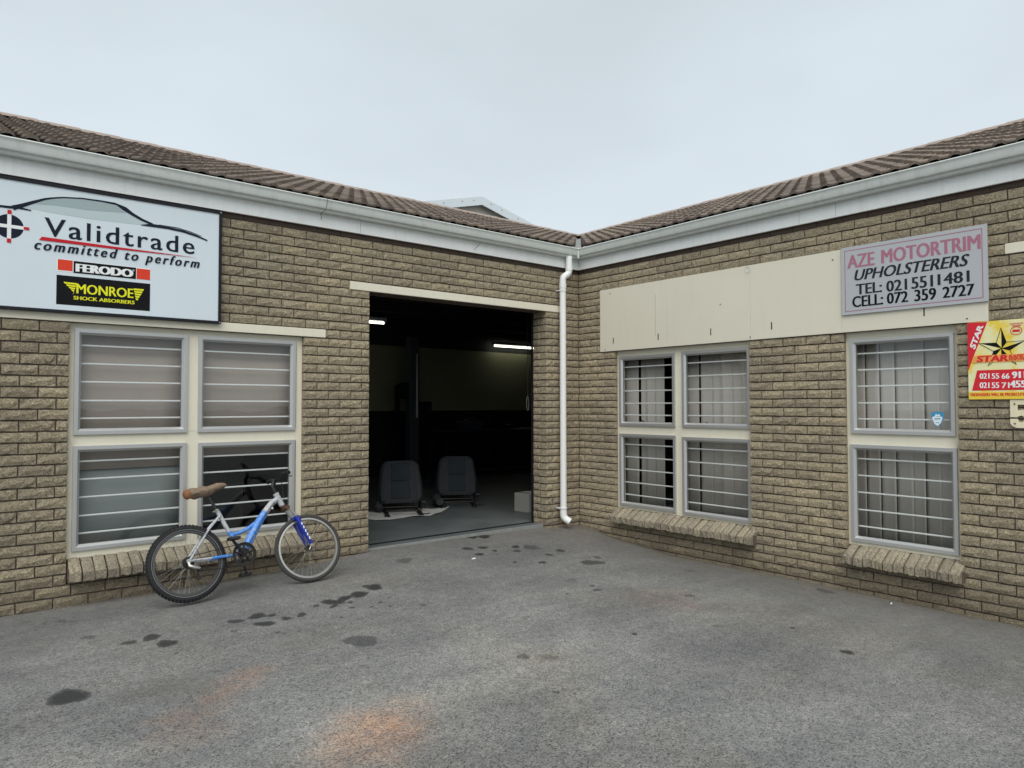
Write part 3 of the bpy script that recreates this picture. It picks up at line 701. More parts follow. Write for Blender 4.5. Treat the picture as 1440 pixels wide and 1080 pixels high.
wire = MB().tube([(WL(461, 285, -.158)[0], -.150, 3.437), (WL(461, 286, -.158)[0], -.160, 3.425), (WL(458, 296, -.158)[0], -.160, 3.33), (WL(455, 303, -.158)[0], -.10, 3.305), (WL(452, 307, -.05)[0], -.052, 3.26)], .0022, 5).build('wire', M['black_metal'])
tag(wire, 'thin black wire hanging over the gutter above the wall between sign and doorway', 'wire')

# ------------------------------------------------------------------ workshop interior
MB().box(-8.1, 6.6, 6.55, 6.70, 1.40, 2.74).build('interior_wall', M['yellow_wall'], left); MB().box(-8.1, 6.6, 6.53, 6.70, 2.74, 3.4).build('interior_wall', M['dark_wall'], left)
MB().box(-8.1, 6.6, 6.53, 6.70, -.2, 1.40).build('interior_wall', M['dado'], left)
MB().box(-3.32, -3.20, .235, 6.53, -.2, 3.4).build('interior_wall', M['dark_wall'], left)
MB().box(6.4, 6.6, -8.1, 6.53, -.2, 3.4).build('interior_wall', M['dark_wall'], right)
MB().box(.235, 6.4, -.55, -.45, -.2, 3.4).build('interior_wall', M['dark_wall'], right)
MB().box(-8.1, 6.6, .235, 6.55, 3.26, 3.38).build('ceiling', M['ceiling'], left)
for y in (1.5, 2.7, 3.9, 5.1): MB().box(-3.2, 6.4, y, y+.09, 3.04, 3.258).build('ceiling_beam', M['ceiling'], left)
# office rooms behind the windows
MB().box(-8.1, -3.32, 2.4, 2.5, -.2, 3.26).box(-8.1, -8.0, .235, 2.4, -.2, 3.26).box(-8.0, -3.32, .235, 2.4, -.2, -.1).build('interior_wall', M['office_wall'], left)
MB().box(2.4, 2.5, -8.1, -.55, -.2, 3.38).box(.235, 2.4, -8.1, -8.0, -.2, 3.38).box(.235, 2.4, -8.0, -.55, -.2, -.1).box(.235, 2.4, -8.0, -.55, 3.28, 3.38).box(.235, 2.4, -2.95, -2.85, -.1, 3.28).build('interior_wall', M['office_wall'], right)

def light_fitting(x0, x1, y, z, label):
    e_ = tag(empty('fluorescent_light', ((x0+x1)/2, y, z)), label, 'light', 'fluorescent tubes in the workshop')
    cx = (x0+x1)/2
    MB().box(x0-cx-.03, x1-cx+.03, -.04, .04, .03, .09).build('housing', M['fascia'], e_)
    MB().tube([(x0-cx, 0, 0), (x1-cx, 0, 0)], .019, 10).build('tube', M['tube'], e_, True)
    for s in (x0-cx, x1-cx): MB().box(s-.012, s+.012, -.02, .02, -.02, .04).build('end_cap', M['fascia'], e_)
light_fitting(3.62, 4.84, 6.35, 2.86, 'lit fluorescent tube high on the back wall at the right of the doorway')
light_fitting(-1.0, .07, 5.0, 2.99, 'lit fluorescent tube at the left of the doorway, nearest the ceiling')

# lift post
e_ = tag(empty('car_lift', (.85, 5.3, .085)), 'tall dark steel car lift post standing deep inside the workshop', 'car lift')
MB().box(-.10, .10, -.09, .09, 0, 2.72).build('post', M['blue_post'], e_, bevel=.01)
MB().box(-.22, .22, -.25, .25, 0, .03).build('base_plate', M['blue_post'], e_)
MB().box(-.30, -.10, -.05, .05, 1.55, 1.85).box(-.36, -.30, -.04, .04, 1.30, 1.80).build('carriage', M['black_metal'], e_)
MB().tube([(.03, -.11, 1.2), (.03, -.11, 2.4)], .02, 8).build('hydraulic_cylinder', M['chrome'], e_)
e_ = tag(empty('control_box', (1.30, 5.6, .085)), 'dark box on a stand just right of the car lift post', 'box')
MB().box(-.12, .12, -.1, .1, 1.05, 1.50).build('box_body', M['black_metal'], e_, bevel=.01)
MB().box(-.03, .03, -.03, .03, 0, 1.05).build('stand', M['black_metal'], e_)
# bench along the back wall
e_ = tag(empty('workbench', (3.6, 5.9, .085)), 'dark cluttered workbench along the back wall under the yellowish wall', 'workbench')
MB().box(-1.9, 1.9, -.35, .35, .84, .90).build('bench_top', M['dado'], e_)
for sx in (-1.8, 0, 1.8):
    for sy in (-.3, .3): MB().box(sx-.035, sx+.035, sy-.035, sy+.035, 0, .84).build('leg', M['dado'], e_)
MB().box(-1.8, 1.8, -.3, .3, .25, .28).build('shelf', M['dado'], e_)
tb = tag(empty('toolbox', (2.6, 5.85, .985)), 'dark metal toolbox on the left end of the workbench', 'toolbox')
MB().box(-.25, .25, -.12, .12, 0, .2).build('body', M['blue_post'], tb, bevel=.01); MB().tube([(-.12, 0, .2), (-.10, 0, .26), (.10, 0, .26), (.12, 0, .2)], .01, 6).build('handle', M['chrome'], tb)
vi = tag(empty('bench_vice', (3.4, 5.72, .985)), 'small steel bench vice on the middle of the workbench', 'vice')
MB().box(-.06, .06, -.10, .10, 0, .09).box(-.08, .08, -.13, -.08, .06, .2).box(-.08, .08, -.02, .05, .06, .2).build('jaws', M['grease'], vi, bevel=.006); MB().tube([(-.10, -.2, .12), (.10, -.2, .12)], .008, 6).tube([(0, -.2, .12), (0, -.1, .12)], .015, 6).build('screw_handle', M['chrome'], vi)
bd = MB().box(3.9, 5.1, 5.62, 6.0, .99, 1.01).build('board', M['carton']); tag(bd, 'pale flat board lying on the right end of the workbench', 'board')
# chain hoist by the right jamb
ch = tag(empty('pull_chain', (WL(742, 560, .42)[0]+.105, .42, 2.62)), 'pull chain of the roller door hanging beside the right jamb', 'chain')
def chain(x, y0, z0, z1, name):
    mb = MB(); z = z0; k = 0
    while z > z1:
        ax = Vector((1, 0, 0)) if k % 2 else Vector((0, 1, 0))
        mb.tube([Vector((x, y0, z))+ax*.006*math.cos(a)+Vector((0, 0, .014*math.sin(a))) for a in np.linspace(0, 2*math.pi, 6, endpoint=False)], .002, 4, closed=True); z -= .022; k += 1
    return mb.build(name, M['grease'], ch)
chain(-.105, 0, 0, -1.0, 'chain_run'); 
MB().tube([(-.105+.018*math.cos(a), .0, -1.09-.09*math.sin(a)) for a in np.linspace(0, 2*math.pi, 14, endpoint=False)], .004, 6, closed=True).build('chain_loop', M['chrome'], ch, True)
# grey carton behind the right jamb
cx_, cy_ = WG(741, 724, .084)
ct = tag(empty('carton', (.03, .84, .084), (0, 0, R(4))), 'small grey carton on the floor inside the right door jamb', 'box')
MB().box(-.14, .24, 0, .28, 0, .245).build('box_body', M['carton'], ct, bevel=.004)
MB().box(.02, .07, -.002, .282, .245, .247).build('tape', M['sheet'], ct)
# crumpled pale sheet under the seats
pts = [WG(px, py, .088) for px, py in ((500, 728), (528, 732), (548, 731), (577, 727), (602, 726), (618, 722), (632, 714), (622, 716), (596, 716), (560, 718), (520, 720), (498, 721))]
c0 = np.mean(pts, 0); bm = bmesh.new()
vs0 = [bm.verts.new((p_[0]-c0[0], p_[1]-c0[1], .004)) for p_ in pts]; f0 = bm.faces.new(vs0)
bmesh.ops.triangulate(bm, faces=[f0]); bmesh.ops.subdivide_edges(bm, edges=bm.edges, cuts=5, use_grid_fill=True)
for v in bm.verts: v.co.z += .012*abs(math.sin(v.co.x*9+v.co.y*4)*math.sin(v.co.y*13-v.co.x*3)) + (.05*max(0, (v.co.x-.55)) )
me = bpy.data.meshes.new('sheet'); bm.to_mesh(me); bm.free(); me.materials.append(M['sheet'])
sh_ = link('sheet', me); sh_.location = (c0[0], c0[1], .086); sh_.modifiers.new('solid', 'SOLIDIFY').thickness = .002
tag(sh_, 'crumpled pale sheet of paper spread on the floor under the left car seat', 'sheet')
# car seats
def car_seat(x, y, rz, label, cush):
    e_ = tag(empty('car_seat', (x, y, .086), (0, 0, rz)), label, 'car seat', 'loose car seats inside the doorway'); e_.scale = (1.12, 1.0, .97)
    nu, nv = 16, 14; vs = []; H = .565
    for face in (0, 1):
        for j in range(nv+1):
            v = j/nv; vv = v*H
            wdt = .268-.055*v**2.2; 
            if v > .86: wdt *= math.sqrt(max(0, 1-((v-.86)/.14)**2*.42))
            if v < .12: wdt *= .90+.10*v/.12
            for i in range(nu+1):
                u = -1+2*i/nu
                tpr = math.sqrt(max(0, 1-abs(u)**6)); 
                bol = .055*math.exp(-((abs(u)-.80)/.17)**2)*(1-.6*v)
                edge = min(1, (1-v)/.12, v/.08+.3)
                th = (.045*tpr+bol)*math.sqrt(max(0.0, edge)) if face == 0 else .06*tpr*math.sqrt(max(0, min(1, (1-v)/.15+.02)))
                yy = -th if face == 0 else th
                vs.append((u*wdt, yy+.30*vv*.75, .13+vv))
    W = nu+1; o = (nu+1)*(nv+1); fs = []
    for j in range(nv):
        for i in range(nu):
            a = j*W+i; fs.append((a, a+1, a+W+1, a+W)); fs.append((o+a, o+a+W, o+a+W+1, o+a+1))
    for j in range(nv):
        for i in (0, nu): a = j*W+i; fs.append((a, a+W, o+a+W, o+a))
    for i in range(nu):
        for j in (0, nv): a = j*W+i; fs.append((a, a+1, o+a+1, o+a))
    MB().add(vs, fs).build('backrest', M['seat_grey'], e_, True)
    # centre panels slightly proud
    for (z0, z1) in ((.20, .43), (.44, .66)):
        vs = []
        for k, z in enumerate((z0, z1)):
            for xx in (-.115, -.1, .1, .115): vs.append((xx*(1-.25*k*.6), -.056+.225*(z-.13)-(.0 if abs(xx) > .11 else .006), z))
        for k, z in enumerate((z0, z1)):
            for xx in (-.115, .115): vs.append((xx, -.02+.225*(z-.13), z))
        MB().add(vs, [(0, 1, 5, 4), (1, 2, 6, 5), (2, 3, 7, 6), (8, 0, 4, 10), (3, 9, 11, 7), (4, 5, 6, 7, 11, 10), (0, 8, 9, 3, 2, 1)]).build('centre_panel', M['seat_dark'], e_, True)
    if cush:
        cu = MB(); nn = 10
        cu.tube([(-.25, .0, .11), (-.27, -.12, .10), (-.27, -.30, .09), (-.24, -.42, .085)], [.045, .06, .06, .05], 12)
        cu.build('seat_bolster', M['seat_grey'], e_, True)
    else:
        MB().tube([(-.26, .02, .14), (-.265, -.06, .09), (-.24, -.10, .06)], [.03, .05, .04], 10).build('seat_bolster', M['seat_grey'], e_, True)
    for s in (-1, 1):
        MB().box(s*.19-.018, s*.19+.018, -.42, .18, .02, .05).box(s*.19-.03, s*.19+.03, -.44, -.36, 0, .025).build('rail', M['black_metal'], e_, bevel=.004)
        MB().box(s*.235-.006, s*.235+.006, -.10, .10, .04, .22).build('side_plate', M['black_metal'], e_)
    MB().tube([(-.19, -.30, .06), (.19, -.30, .06)], .010, 8).tube([(-.19, .0, .07), (.19, .0, .07)], .012, 8).tube([(-.19, -.15, .05), (.30, -.12, .07)], .008, 6).build('cross_tube', M['grease'], e_)
    MB().tube([(.25, -.04, .13), (.285, -.04, .13)], .035, 12).build('recline_knob', M['plastic'], e_, True)
    MB().tube([(.16, -.40, .05), (.20, -.46, .04), (.26, -.42, .03), (.31, -.30, .015)], .006, 6).build('cable', M['plastic'], e_)
    return e_
car_seat(-1.38, 1.98, R(-24), 'loose grey car seat standing on the pale sheet, left of the two', False)
car_seat(-.31, 2.20, R(-30), 'loose grey car seat standing on bare floor, right of the two', True)

# ------------------------------------------------------------------ gabled building behind
gb = tag(empty('gabled_building', (7.55, 12, 0)), 'distant building whose white edged gable peeks over the left tiled roof', 'building')
hs = .252; ax_, az_ = 0, 8.26; HWD = 5.2
def gy(x): return az_-abs(x)*hs
MB().add([(-HWD, .15, -.1), (HWD, .15, -.1), (HWD, .15, gy(HWD)-.15), (0, .15, az_-.15), (-HWD, .15, gy(HWD)-.15), (-HWD, 9, -.1), (HWD, 9, -.1), (HWD, 9, gy(HWD)-.15), (0, 9, az_-.15), (-HWD, 9, gy(HWD)-.15)],
         [(0, 1, 2, 3, 4), (5, 9, 8, 7, 6), (0, 5, 6, 1), (1, 6, 7, 2), (0, 4, 9, 5)]).build('wall', M['gable_wall'], gb)
MB().add([(-HWD-.3, -.05, gy(HWD+.3)-.02), (0, -.05, az_-.02), (HWD+.3, -.05, gy(HWD+.3)-.02), (-HWD-.3, 9.2, gy(HWD+.3)-.02), (0, 9.2, az_-.02), (HWD+.3, 9.2, gy(HWD+.3)-.02)], [(0, 1, 4, 3), (1, 2, 5, 4)]).build('roof', M['grey_roof'], gb)
for s in (-1, 1):
    MB().add([(0, -.08, az_), (s*(HWD+.3), -.08, gy(HWD+.3)), (s*(HWD+.3), -.08, gy(HWD+.3)-.27), (0, -.08, az_-.27), (0, -.05, az_), (s*(HWD+.3), -.05, gy(HWD+.3)), (s*(HWD+.3), -.05, gy(HWD+.3)-.27), (0, -.05, az_-.27)],
             [(0, 1, 2, 3), (7, 6, 5, 4), (0, 4, 5, 1), (3, 2, 6, 7), (1, 5, 6, 2), (0, 3, 7, 4)]).build('barge_board', M['gable_white'], gb)
    for d in (.35, .8, 1.5): MB().tube([(s*d, -.08, gy(d)-.1), (s*d, -.092, gy(d)-.1)], .015, 6).build('bolt', M['rust'], gb)

# ------------------------------------------------------------------ lettering
def text_mesh(s, bold=.0, spacing=1.0):
    cu = bpy.data.curves.new('t', 'FONT'); cu.body = s; cu.offset = bold; cu.space_character = spacing; cu.resolution_u = 3
    o = bpy.data.objects.new('t', cu); C.objects.link(o); bpy.context.view_layer.update()
    me = bpy.data.meshes.new_from_object(o.evaluated_get(bpy.context.evaluated_depsgraph_get()))
    bpy.data.objects.remove(o); bpy.data.curves.remove(cu)
    v = np.array([tuple(q.co) for q in me.vertices]); f = [tuple(p_.vertices) for p_ in me.polygons]; bpy.data.meshes.remove(me)
    return v, f
def solid_from(v2, f, side, d, th=.0012):
    # v2: list of (s,z) -> thin raised solid on the wall side at distance d
    n = len(v2); front = [place(side, a, d+th, b_) for a, b_ in v2]
    return front, f
def text(side, s, rect, d, mat, parent, bold=.02, shear=0, spacing=1.0, name='lettering', quad=None, thick=0):
    (sa, za), (sb, zb) = rect                      # left-top, right-bottom as seen
    v, f = text_mesh(s, bold, spacing); v = v[:, :2].copy(); raw = v[:, 0].copy(); v[:, 0] += shear*v[:, 1]
    mn, mx = v.min(0), v.max(0); u = (v-mn)/(mx-mn)
    words_ = s.split(' ')
    if len(words_) > 1 and not quad:                # each word is a piece of its own
        ends = [text_mesh(' '.join(words_[:k+1]), bold, spacing)[0][:, 0].max()+.02 for k in range(len(words_))]; last = None; lo_ = -9
        for k, e_ in enumerate(ends):
            idx = [i for i in range(len(raw)) if lo_ < raw[i] <= e_]; mp_ = {q: j for j, q in enumerate(idx)}; lo_ = e_
            ff = [tuple(mp_[i] for i in q) for q in f if all(i in mp_ for i in q)]
            pw = [(sa+(sb-sa)*u[i][0], zb+(za-zb)*u[i][1]) for i in idx]
            n0 = len(pw); dd = [0.0]*n0; P0, F0 = list(pw), list(ff)
            if thick:
                for kk in (1, 2):
                    ff = ff+[tuple(i+n0*kk for i in q) for q in F0]; pw = pw+[(a+(-1 if kk == 1 else 1)*thick, b_) for a, b_ in P0]; dd += [kk*.00025]*n0
            last = poly_mesh(side, pw, ff, d, mat, parent, name, dd)
        return last
    if quad:                                       # four (s,z) corners: tl, tr, br, bl
        q = [np.array(c_) for c_ in quad]
        pts_ = [tuple((q[3]*(1-a)+q[2]*a)*(1-b_)+(q[0]*(1-a)+q[1]*a)*b_) for a, b_ in u]
    else: pts_ = [(sa+(sb-sa)*a, zb+(za-zb)*b_) for a, b_ in u]
    if thick:
        w_ = abs(sb-sa); n0 = len(pts_); P0, F0 = list(pts_), list(f)
        dd = [0.0]*n0
        for k in (1, 2):
            f = list(f)+[tuple(i+n0*k for i in q) for q in F0]; sg_ = -1 if k == 1 else 1
            pts_ = list(pts_)+[(a+sg_*thick, b_) for a, b_ in P0]; dd += [k*.00025]*n0
        return poly_mesh(side, pts_, f, d, mat, parent, name, dd)
    return poly_mesh(side, pts_, f, d, mat, parent, name)
def poly_mesh(side, pts_, f, d, mat, parent, name, dd=None):
    fr_ = [place(side, a, d+(dd[i] if dd else 0), b_) for i, (a, b_) in enumerate(pts_)]
    me = bpy.data.meshes.new(name); me.from_pydata(fr_, [], f); me.materials.append(M[mat])
    o = bpy.data.objects.new(name, me); C.objects.link(o); o.parent = parent
    # consistent outward normals
    want = Vector(place(side, 0, 1, 0))
    bm = bmesh.new(); bm.from_mesh(me)
    bad = [q for q in bm.faces if q.normal.dot(want) < 0]; bmesh.ops.reverse_faces(bm, faces=bad)
    ex = bmesh.ops.extrude_face_region(bm, geom=list(bm.faces))
    vv = [q for q in ex['geom'] if isinstance(q, bmesh.types.BMVert)]; bmesh.ops.translate(bm, verts=vv, vec=want*.0008)
    bmesh.ops.recalc_face_normals(bm, faces=bm.faces); bm.to_mesh(me); bm.free()
    return o
def shape(side, pts_, d, mat, parent, name): return poly_mesh(side, pts_, [tuple(range(len(pts_)))], d, mat, parent, name)
def stroke(side, pts_, wd, d, mat, parent, name):
    pts_ = [np.array(q) for q in pts_]; L_, R_ = [], []
    wd = wd if hasattr(wd, '__len__') else [wd]*len(pts_)
    for i, q in enumerate(pts_):
        a = pts_[max(0, i-1)]; b_ = pts_[min(len(pts_)-1, i+1)]; t_ = (b_-a)/np.linalg.norm(b_-a); n_ = np.array([-t_[1], t_[0]])
        L_.append(tuple(q+n_*wd[i]/2)); R_.append(tuple(q-n_*wd[i]/2))
    v = L_+R_; n = len(pts_)
    return poly_mesh(side, v, [(i, i+1, n+i+1, n+i) for i in range(n-1)], d, mat, parent, name)

# the big white business board
SX1, SZ0, SZ1, SX0 = -4.369, 2.206, 3.180, -7.35
sg = tag(empty('business_sign', (0, 0, 0)), 'large white business board with a car outline and brake logos above the left window', 'sign')
wbox('L', SX0+.02, SX1-.02, .040, .0235, SZ0+.02, SZ1-.02).build('sign_face', M['sign_white'], sg)
ring_mb('L', SX0, SX1, SZ0, SZ1, .024, .050, .020).build('sign_frame', M['black_metal'], sg, bevel=.002)
for a, b_ in ((SX1-.012, SZ1-.012), (SX1-.012, SZ0+.012)): MB().tube([(a, -.049, b_), (a, -.053, b_)], .006, 8).build('screw', M['chrome'], sg)
def V(zx, zy): return WL(zx/4.5, 260+zy/4.5, -.040)
def Vr(x0, y0, x1, y1): return (V(x0, y0), V(x1, y1))
d0 = .0404
# tinted cabin window of the car outline
top = [(150, 140), (280, 93), (370, 84), (520, 90), (640, 108), (735, 126), (830, 190), (940, 250)]
shape('L', [V(*q) for q in top]+[V(900, 255), V(560, 215), V(300, 172)], d0, 'ink_teal_pale', sg, 'cabin_tint')
shape('L', [V(*q) for q in ((210, 120), (280, 96), (370, 87), (520, 93), (640, 111), (732, 130), (800, 178), (560, 160), (350, 130))], d0+.001, 'ink_teal', sg, 'cabin_tint')
stroke('L', [V(*q) for q in ((-220, 105), (-120, 112), (0, 134), (60, 141), (95, 143))], [.012, .014, .016, .018, .02], d0+.002, 'ink_navy', sg, 'car_outline')
stroke('L', [V(*q) for q in ((80, 146), (135, 132), (210, 110), (280, 91), (330, 84), (400, 80), (520, 86), (640, 103), (735, 121))], [.035, .028, .022, .016, .012, .010, .010, .012, .016], d0+.0022, 'ink_navy', sg, 'car_outline')
stroke('L', [V(*q) for q in ((735, 122), (790, 152), (838, 186), (900, 222), (965, 250))], [.014, .034, .024, .020, .016], d0+.0024, 'ink_navy', sg, 'car_outline')
stroke('L', [V(*q) for q in ((890, 254), (960, 256), (1060, 272), (1160, 295), (1240, 322), (1312, 353))], [.004, .026, .020, .018, .017, .010], d0+.0026, 'ink_navy', sg, 'car_outline')
stroke('L', [V(*q) for q in ((1005, 252), (1120, 272), (1200, 296), (1275, 325))], [.003, .006, .006, .003], d0+.0028, 'ink_navy', sg, 'car_outline')
stroke('L', [V(*q) for q in ((95, 140), (140, 150), (197, 162))], [.018, .014, .008], d0+.0026, 'ink_navy', sg, 'car_outline')
# round target logo
cx, cz = V(58, 262); rr = abs(V(150, 268)[0]-cx)
shape('L', [(cx+rr*math.cos(a), cz+rr*math.sin(a)) for a in np.linspace(0, 2*math.pi, 40, endpoint=False)], d0, 'ink_navy', sg, 'round_emblem')
wv = rr*.14
shape('L', [(cx-wv, cz-rr*1.12), (cx+wv, cz-rr*1.12), (cx+wv, cz+rr*1.12), (cx-wv, cz+rr*1.12)], d0+.001, 'ink_white', sg, 'emblem_cross')
shape('L', [(cx-rr*1.12, cz-wv), (cx+rr*1.12, cz-wv), (cx+rr*1.12, cz+wv), (cx-rr*1.12, cz+wv)], d0+.0015, 'ink_white', sg, 'emblem_cross')
for dx, dz in ((0, 1), (0, -1), (1, 0), (-1, 0)):
    x0, z0 = cx+dx*rr*1.19, cz+dz*rr*1.19; a, b_ = (wv, rr*.17) if dx == 0 else (rr*.19, wv*.8)
    shape('L', [(x0-a, z0-b_), (x0+a, z0-b_), (x0+a, z0+b_), (x0-a, z0+b_)], d0+.003, 'ink_red', sg, 'emblem_tip')
text('L', 'Validtrade', Vr(285, 205, 1228, 441), d0+.001, 'ink_navy', sg, 0, 0, 1.18, thick=.003)
shape('L', [V(265, 328), V(246, 348), V(700, 403), V(1245, 461), V(700, 388)], d0+.0032, 'ink_red', sg, 'underline')
text('L', 'committed to perform', ((V(220, 364)[0], V(575, 386)[1]), (V(1260, 523)[0], V(905, 505)[1])), d0+.0036, 'ink_navy', sg, 0, .30, 1.35, thick=.0035)
def rectq(x0, y0, x1, y1):
    (a, b_), (c_, d_) = V(x0, y0), V(x1, y1); return [(a, b_), (c_, b_), (c_, d_), (a, d_)]
shape('L', rectq(360, 466, 953, 604), d0, 'ink_white', sg, 'logo_border')
shape('L', rectq(366, 469, 459, 547), d0+.001, 'ink_bright_red', sg, 'logo_square')
shape('L', rectq(865, 528, 949, 603), d0+.001, 'ink_bright_red', sg, 'logo_square')
shape('L', rectq(466, 481, 860, 596), d0+.001, 'ink_black', sg, 'logo_bar')
text('L', 'FERODO', Vr(486, 498, 836, 585), d0+.002, 'ink_white', sg, 0, thick=.008)
text('L', '®', Vr(838, 534, 850, 549), d0+.002, 'ink_white', sg, .0)
shape('L', rectq(358, 568, 948, 799), d0, 'ink_black', sg, 'logo_panel')
text('L', 'MONROE', Vr(486, 625, 842, 717), d0+.001, 'ink_yellow', sg, 0, thick=.0025)
text('L', 'SHOCK ABSORBERS', Vr(466, 702, 850, 756), d0+.001, 'ink_yellow', sg, 0, thick=.0015)
for k in range(5):
    y0, y1 = 613+k*15, 624+k*15
    shape('L', [V(402+k*15, y0), V(490-k*6, y0+10), V(483-k*6, y1+9), V(409+k*15, y1)], d0+.001, 'ink_yellow', sg, 'wing_stripe')
    shape('L', [V(845+k*3, y0+42), V(912-k*9, y0+48), V(905-k*9, y1+48), V(848+k*3, y1+42)], d0+.001, 'ink_yellow', sg, 'wing_stripe')

# faded upholstery sign
az_s = tag(empty('upholstery_sign', (0, 0, 0)), 'faded grey upholsterer sign with pink and black lettering above the narrow right window', 'sign')
def A(zx, zy): return WR(1140+zx/3.6, 280+zy/3.6, -.035)
wbox('R', -4.477, -3.342, .036, .019, 2.300, 2.901).build('sign_face', M['faded_panel'], az_s, bevel=.002)
for i, (a, b_, c_, e2) in enumerate(((-4.445, -3.372, 2.866, 2.872), (-4.445, -3.372, 2.329, 2.335), (-4.4455, -4.4395, 2.335, 2.866), (-3.378, -3.372, 2.335, 2.866))):
    shape('R', [(a, c_), (b_, c_), (b_, e2), (a, e2)], .0364, 'faded_pink', az_s, 'border_line')
def Ar(x0, y0, x1, y1): return (A(x0, y0), A(x1, y1))
text('R', 'AZE', Ar(188, 287, 322, 333), .0364, 'faded_pink', az_s, 0, thick=.005)
text('R', 'MOTORTRIM', Ar(360, 257, 858, 252), .0364, 'faded_pink', az_s, 0, thick=.005)
text('R', 'UPHOLSTERERS', Ar(224, 360, 803, 336), .0364, 'ink_charcoal', az_s, 0, .28, thick=.004)
text('R', 'TEL:', Ar(232, 432, 360, 470), .0364, 'ink_charcoal', az_s, 0, thick=.004)
text('R', '021', Ar(385, 415, 487, 458), .0364, 'ink_charcoal', az_s, 0, thick=.004)
text('R', '551', Ar(512, 397, 618, 443), .0364, 'ink_charcoal', az_s, 0, thick=.004)
text('R', '1481', Ar(645, 380, 803, 418), .0364, 'ink_charcoal', az_s, 0, thick=.004)
text('R', 'CELL:', Ar(213, 494, 366, 533), .0364, 'ink_black', az_s, 0, thick=.004)
text('R', '072', Ar(388, 476, 492, 520), .0364, 'ink_black', az_s, 0, thick=.004)
text('R', '359', Ar(527, 460, 634, 507), .0364, 'ink_black', az_s, 0, thick=.004)
text('R', '2727', Ar(670, 445, 828, 485), .0364, 'ink_black', az_s, 0, thick=.004)

# yellow security sign
ss = tag(empty('security_sign', (0, 0, 0)), 'yellow and red security company sign with a black star beside the narrow right window', 'sign')
wbox('R', -4.815, -4.326, .024, .019, 1.545, 2.147).build('sign_face', M['star_yellow'], ss)
def B(zx, zy): return WR(1340+zx/6, 440+zy/6, -.024)
e0 = .0243
def BR_(x0, y0, x1, y1): return (B(x0, y0), B(x1, y1))
shape('R', [(-4.3265, 2.1465), B(290, 76), B(186, 340), B(133, 482), (-4.3265, B(133, 482)[1])], e0, 'panel_red', ss, 'corner_band')
text('R', 'STAR', None or BR_(140, 100, 250, 310), e0+.001, 'ink_white', ss, .04, quad=[B(140, 285), B(215, 92), B(260, 108), B(186, 312)])
sc = B(411, 300); tips = [B(412, 128), B(604, 243), B(538, 446), B(293, 456), B(222, 264)]; ro = np.mean([math.hypot(q[0]-sc[0], q[1]-sc[1]) for q in tips])
for k in range(5):
    a0 = math.pi/2-k*2*math.pi/5
    tip = (sc[0]-ro*math.cos(a0), sc[1]+ro*math.sin(a0))
    il = (sc[0]-ro*.36*math.cos(a0+math.pi/5), sc[1]+ro*.36*math.sin(a0+math.pi/5)); ir = (sc[0]-ro*.36*math.cos(a0-math.pi/5), sc[1]+ro*.36*math.sin(a0-math.pi/5))
    shape('R', [sc, il, tip], e0+.0005, 'star_yellow', ss, 'star_facet'); shape('R', [sc, tip, ir], e0+.0006, 'ink_black', ss, 'star_facet')
    stroke('R', [sc, il, tip], .004, e0+.0014, 'ink_black', ss, 'star_outline')
bz0, bz1 = B(300, 418)[1], B(300, 356)[1]
shape('R', [(-4.8145, bz0), (B(160, 400)[0], bz0), (B(190, 400)[0], bz1), (-4.8145, bz1)], e0+.0024, 'ink_orange', ss, 'name_band')
text('R', 'STAR', BR_(205, 364, 468, 406), e0+.0034, 'panel_red', ss, .02, .1, thick=.003)
text('R', 'RAPID', (B(472, 354), (B(616, 372)[0], B(600, 374)[1])), e0+.0034, 'panel_red', ss, .015, .2, thick=.001)
text('R', 'RESPONSE', (B(472, 380), (B(640, 396)[0], B(600, 396)[1])), e0+.0034, 'panel_red', ss, .01, .2, thick=.0006)
pz0, pz1 = B(300, 654)[1], B(300, 482)[1]
shape('R', [(-4.8145, pz0), (B(161, 600)[0], pz0), (B(208, 600)[0], pz1), (-4.8145, pz1)], e0+.0004, 'panel_red', ss, 'number_panel')
for k, (ya, yb, big) in enumerate(((511, 557, '911'), (587, 636, '455'))):
    words = ('021', '55', '66' if k == 0 else '71'); xs__ = ((228, 308), (330, 390), (414, 477))
    for w_, (a, b_) in zip(words, xs__): text('R', w_, BR_(a, ya, b_, yb-2), e0+.0014, 'ink_white', ss, 0, thick=.0018)
    text('R', big, (B(503 if k == 0 else 485, ya-15), (B(612, 500)[0], B(600, yb-8)[1])), e0+.0014, 'ink_white', ss, 0, thick=.004)
shape('R', [(-4.8145, 1.546), (-4.3265, 1.546), (-4.3265, pz0-.012), (-4.8145, pz0-.012)], e0+.0002, 'strip_yellow', ss, 'bottom_strip')
text('R', 'TRESPASSERS WILL BE PROSECUTED', (B(146, 679), (B(632, 690)[0], B(600, 698)[1])), e0+.001, 'panel_red', ss, 0, thick=.0012)
text('R', 'CORPORATE', BR_(480, 86, 596, 93), e0+.001, 'panel_red', ss, .0); text('R', 'MEMBER', BR_(498, 104, 578, 111), e0+.001, 'panel_red', ss, .0)
c_ = B(535, 150); MB().tube([(-e0-.001, c_[0]+.036*math.cos(a), c_[1]+.030*math.sin(a)) for a in np.linspace(0, 2*math.pi, 24, endpoint=False)], .0025, 4, closed=True).build('round_badge', M['panel_red'], ss)
shape('R', [(c_[0]-.024, c_[1]-.009), (c_[0]+.024, c_[1]-.009), (c_[0]+.024, c_[1]+.009), (c_[0]-.024, c_[1]+.009)], e0+.001, 'panel_red', ss, 'badge_bar')
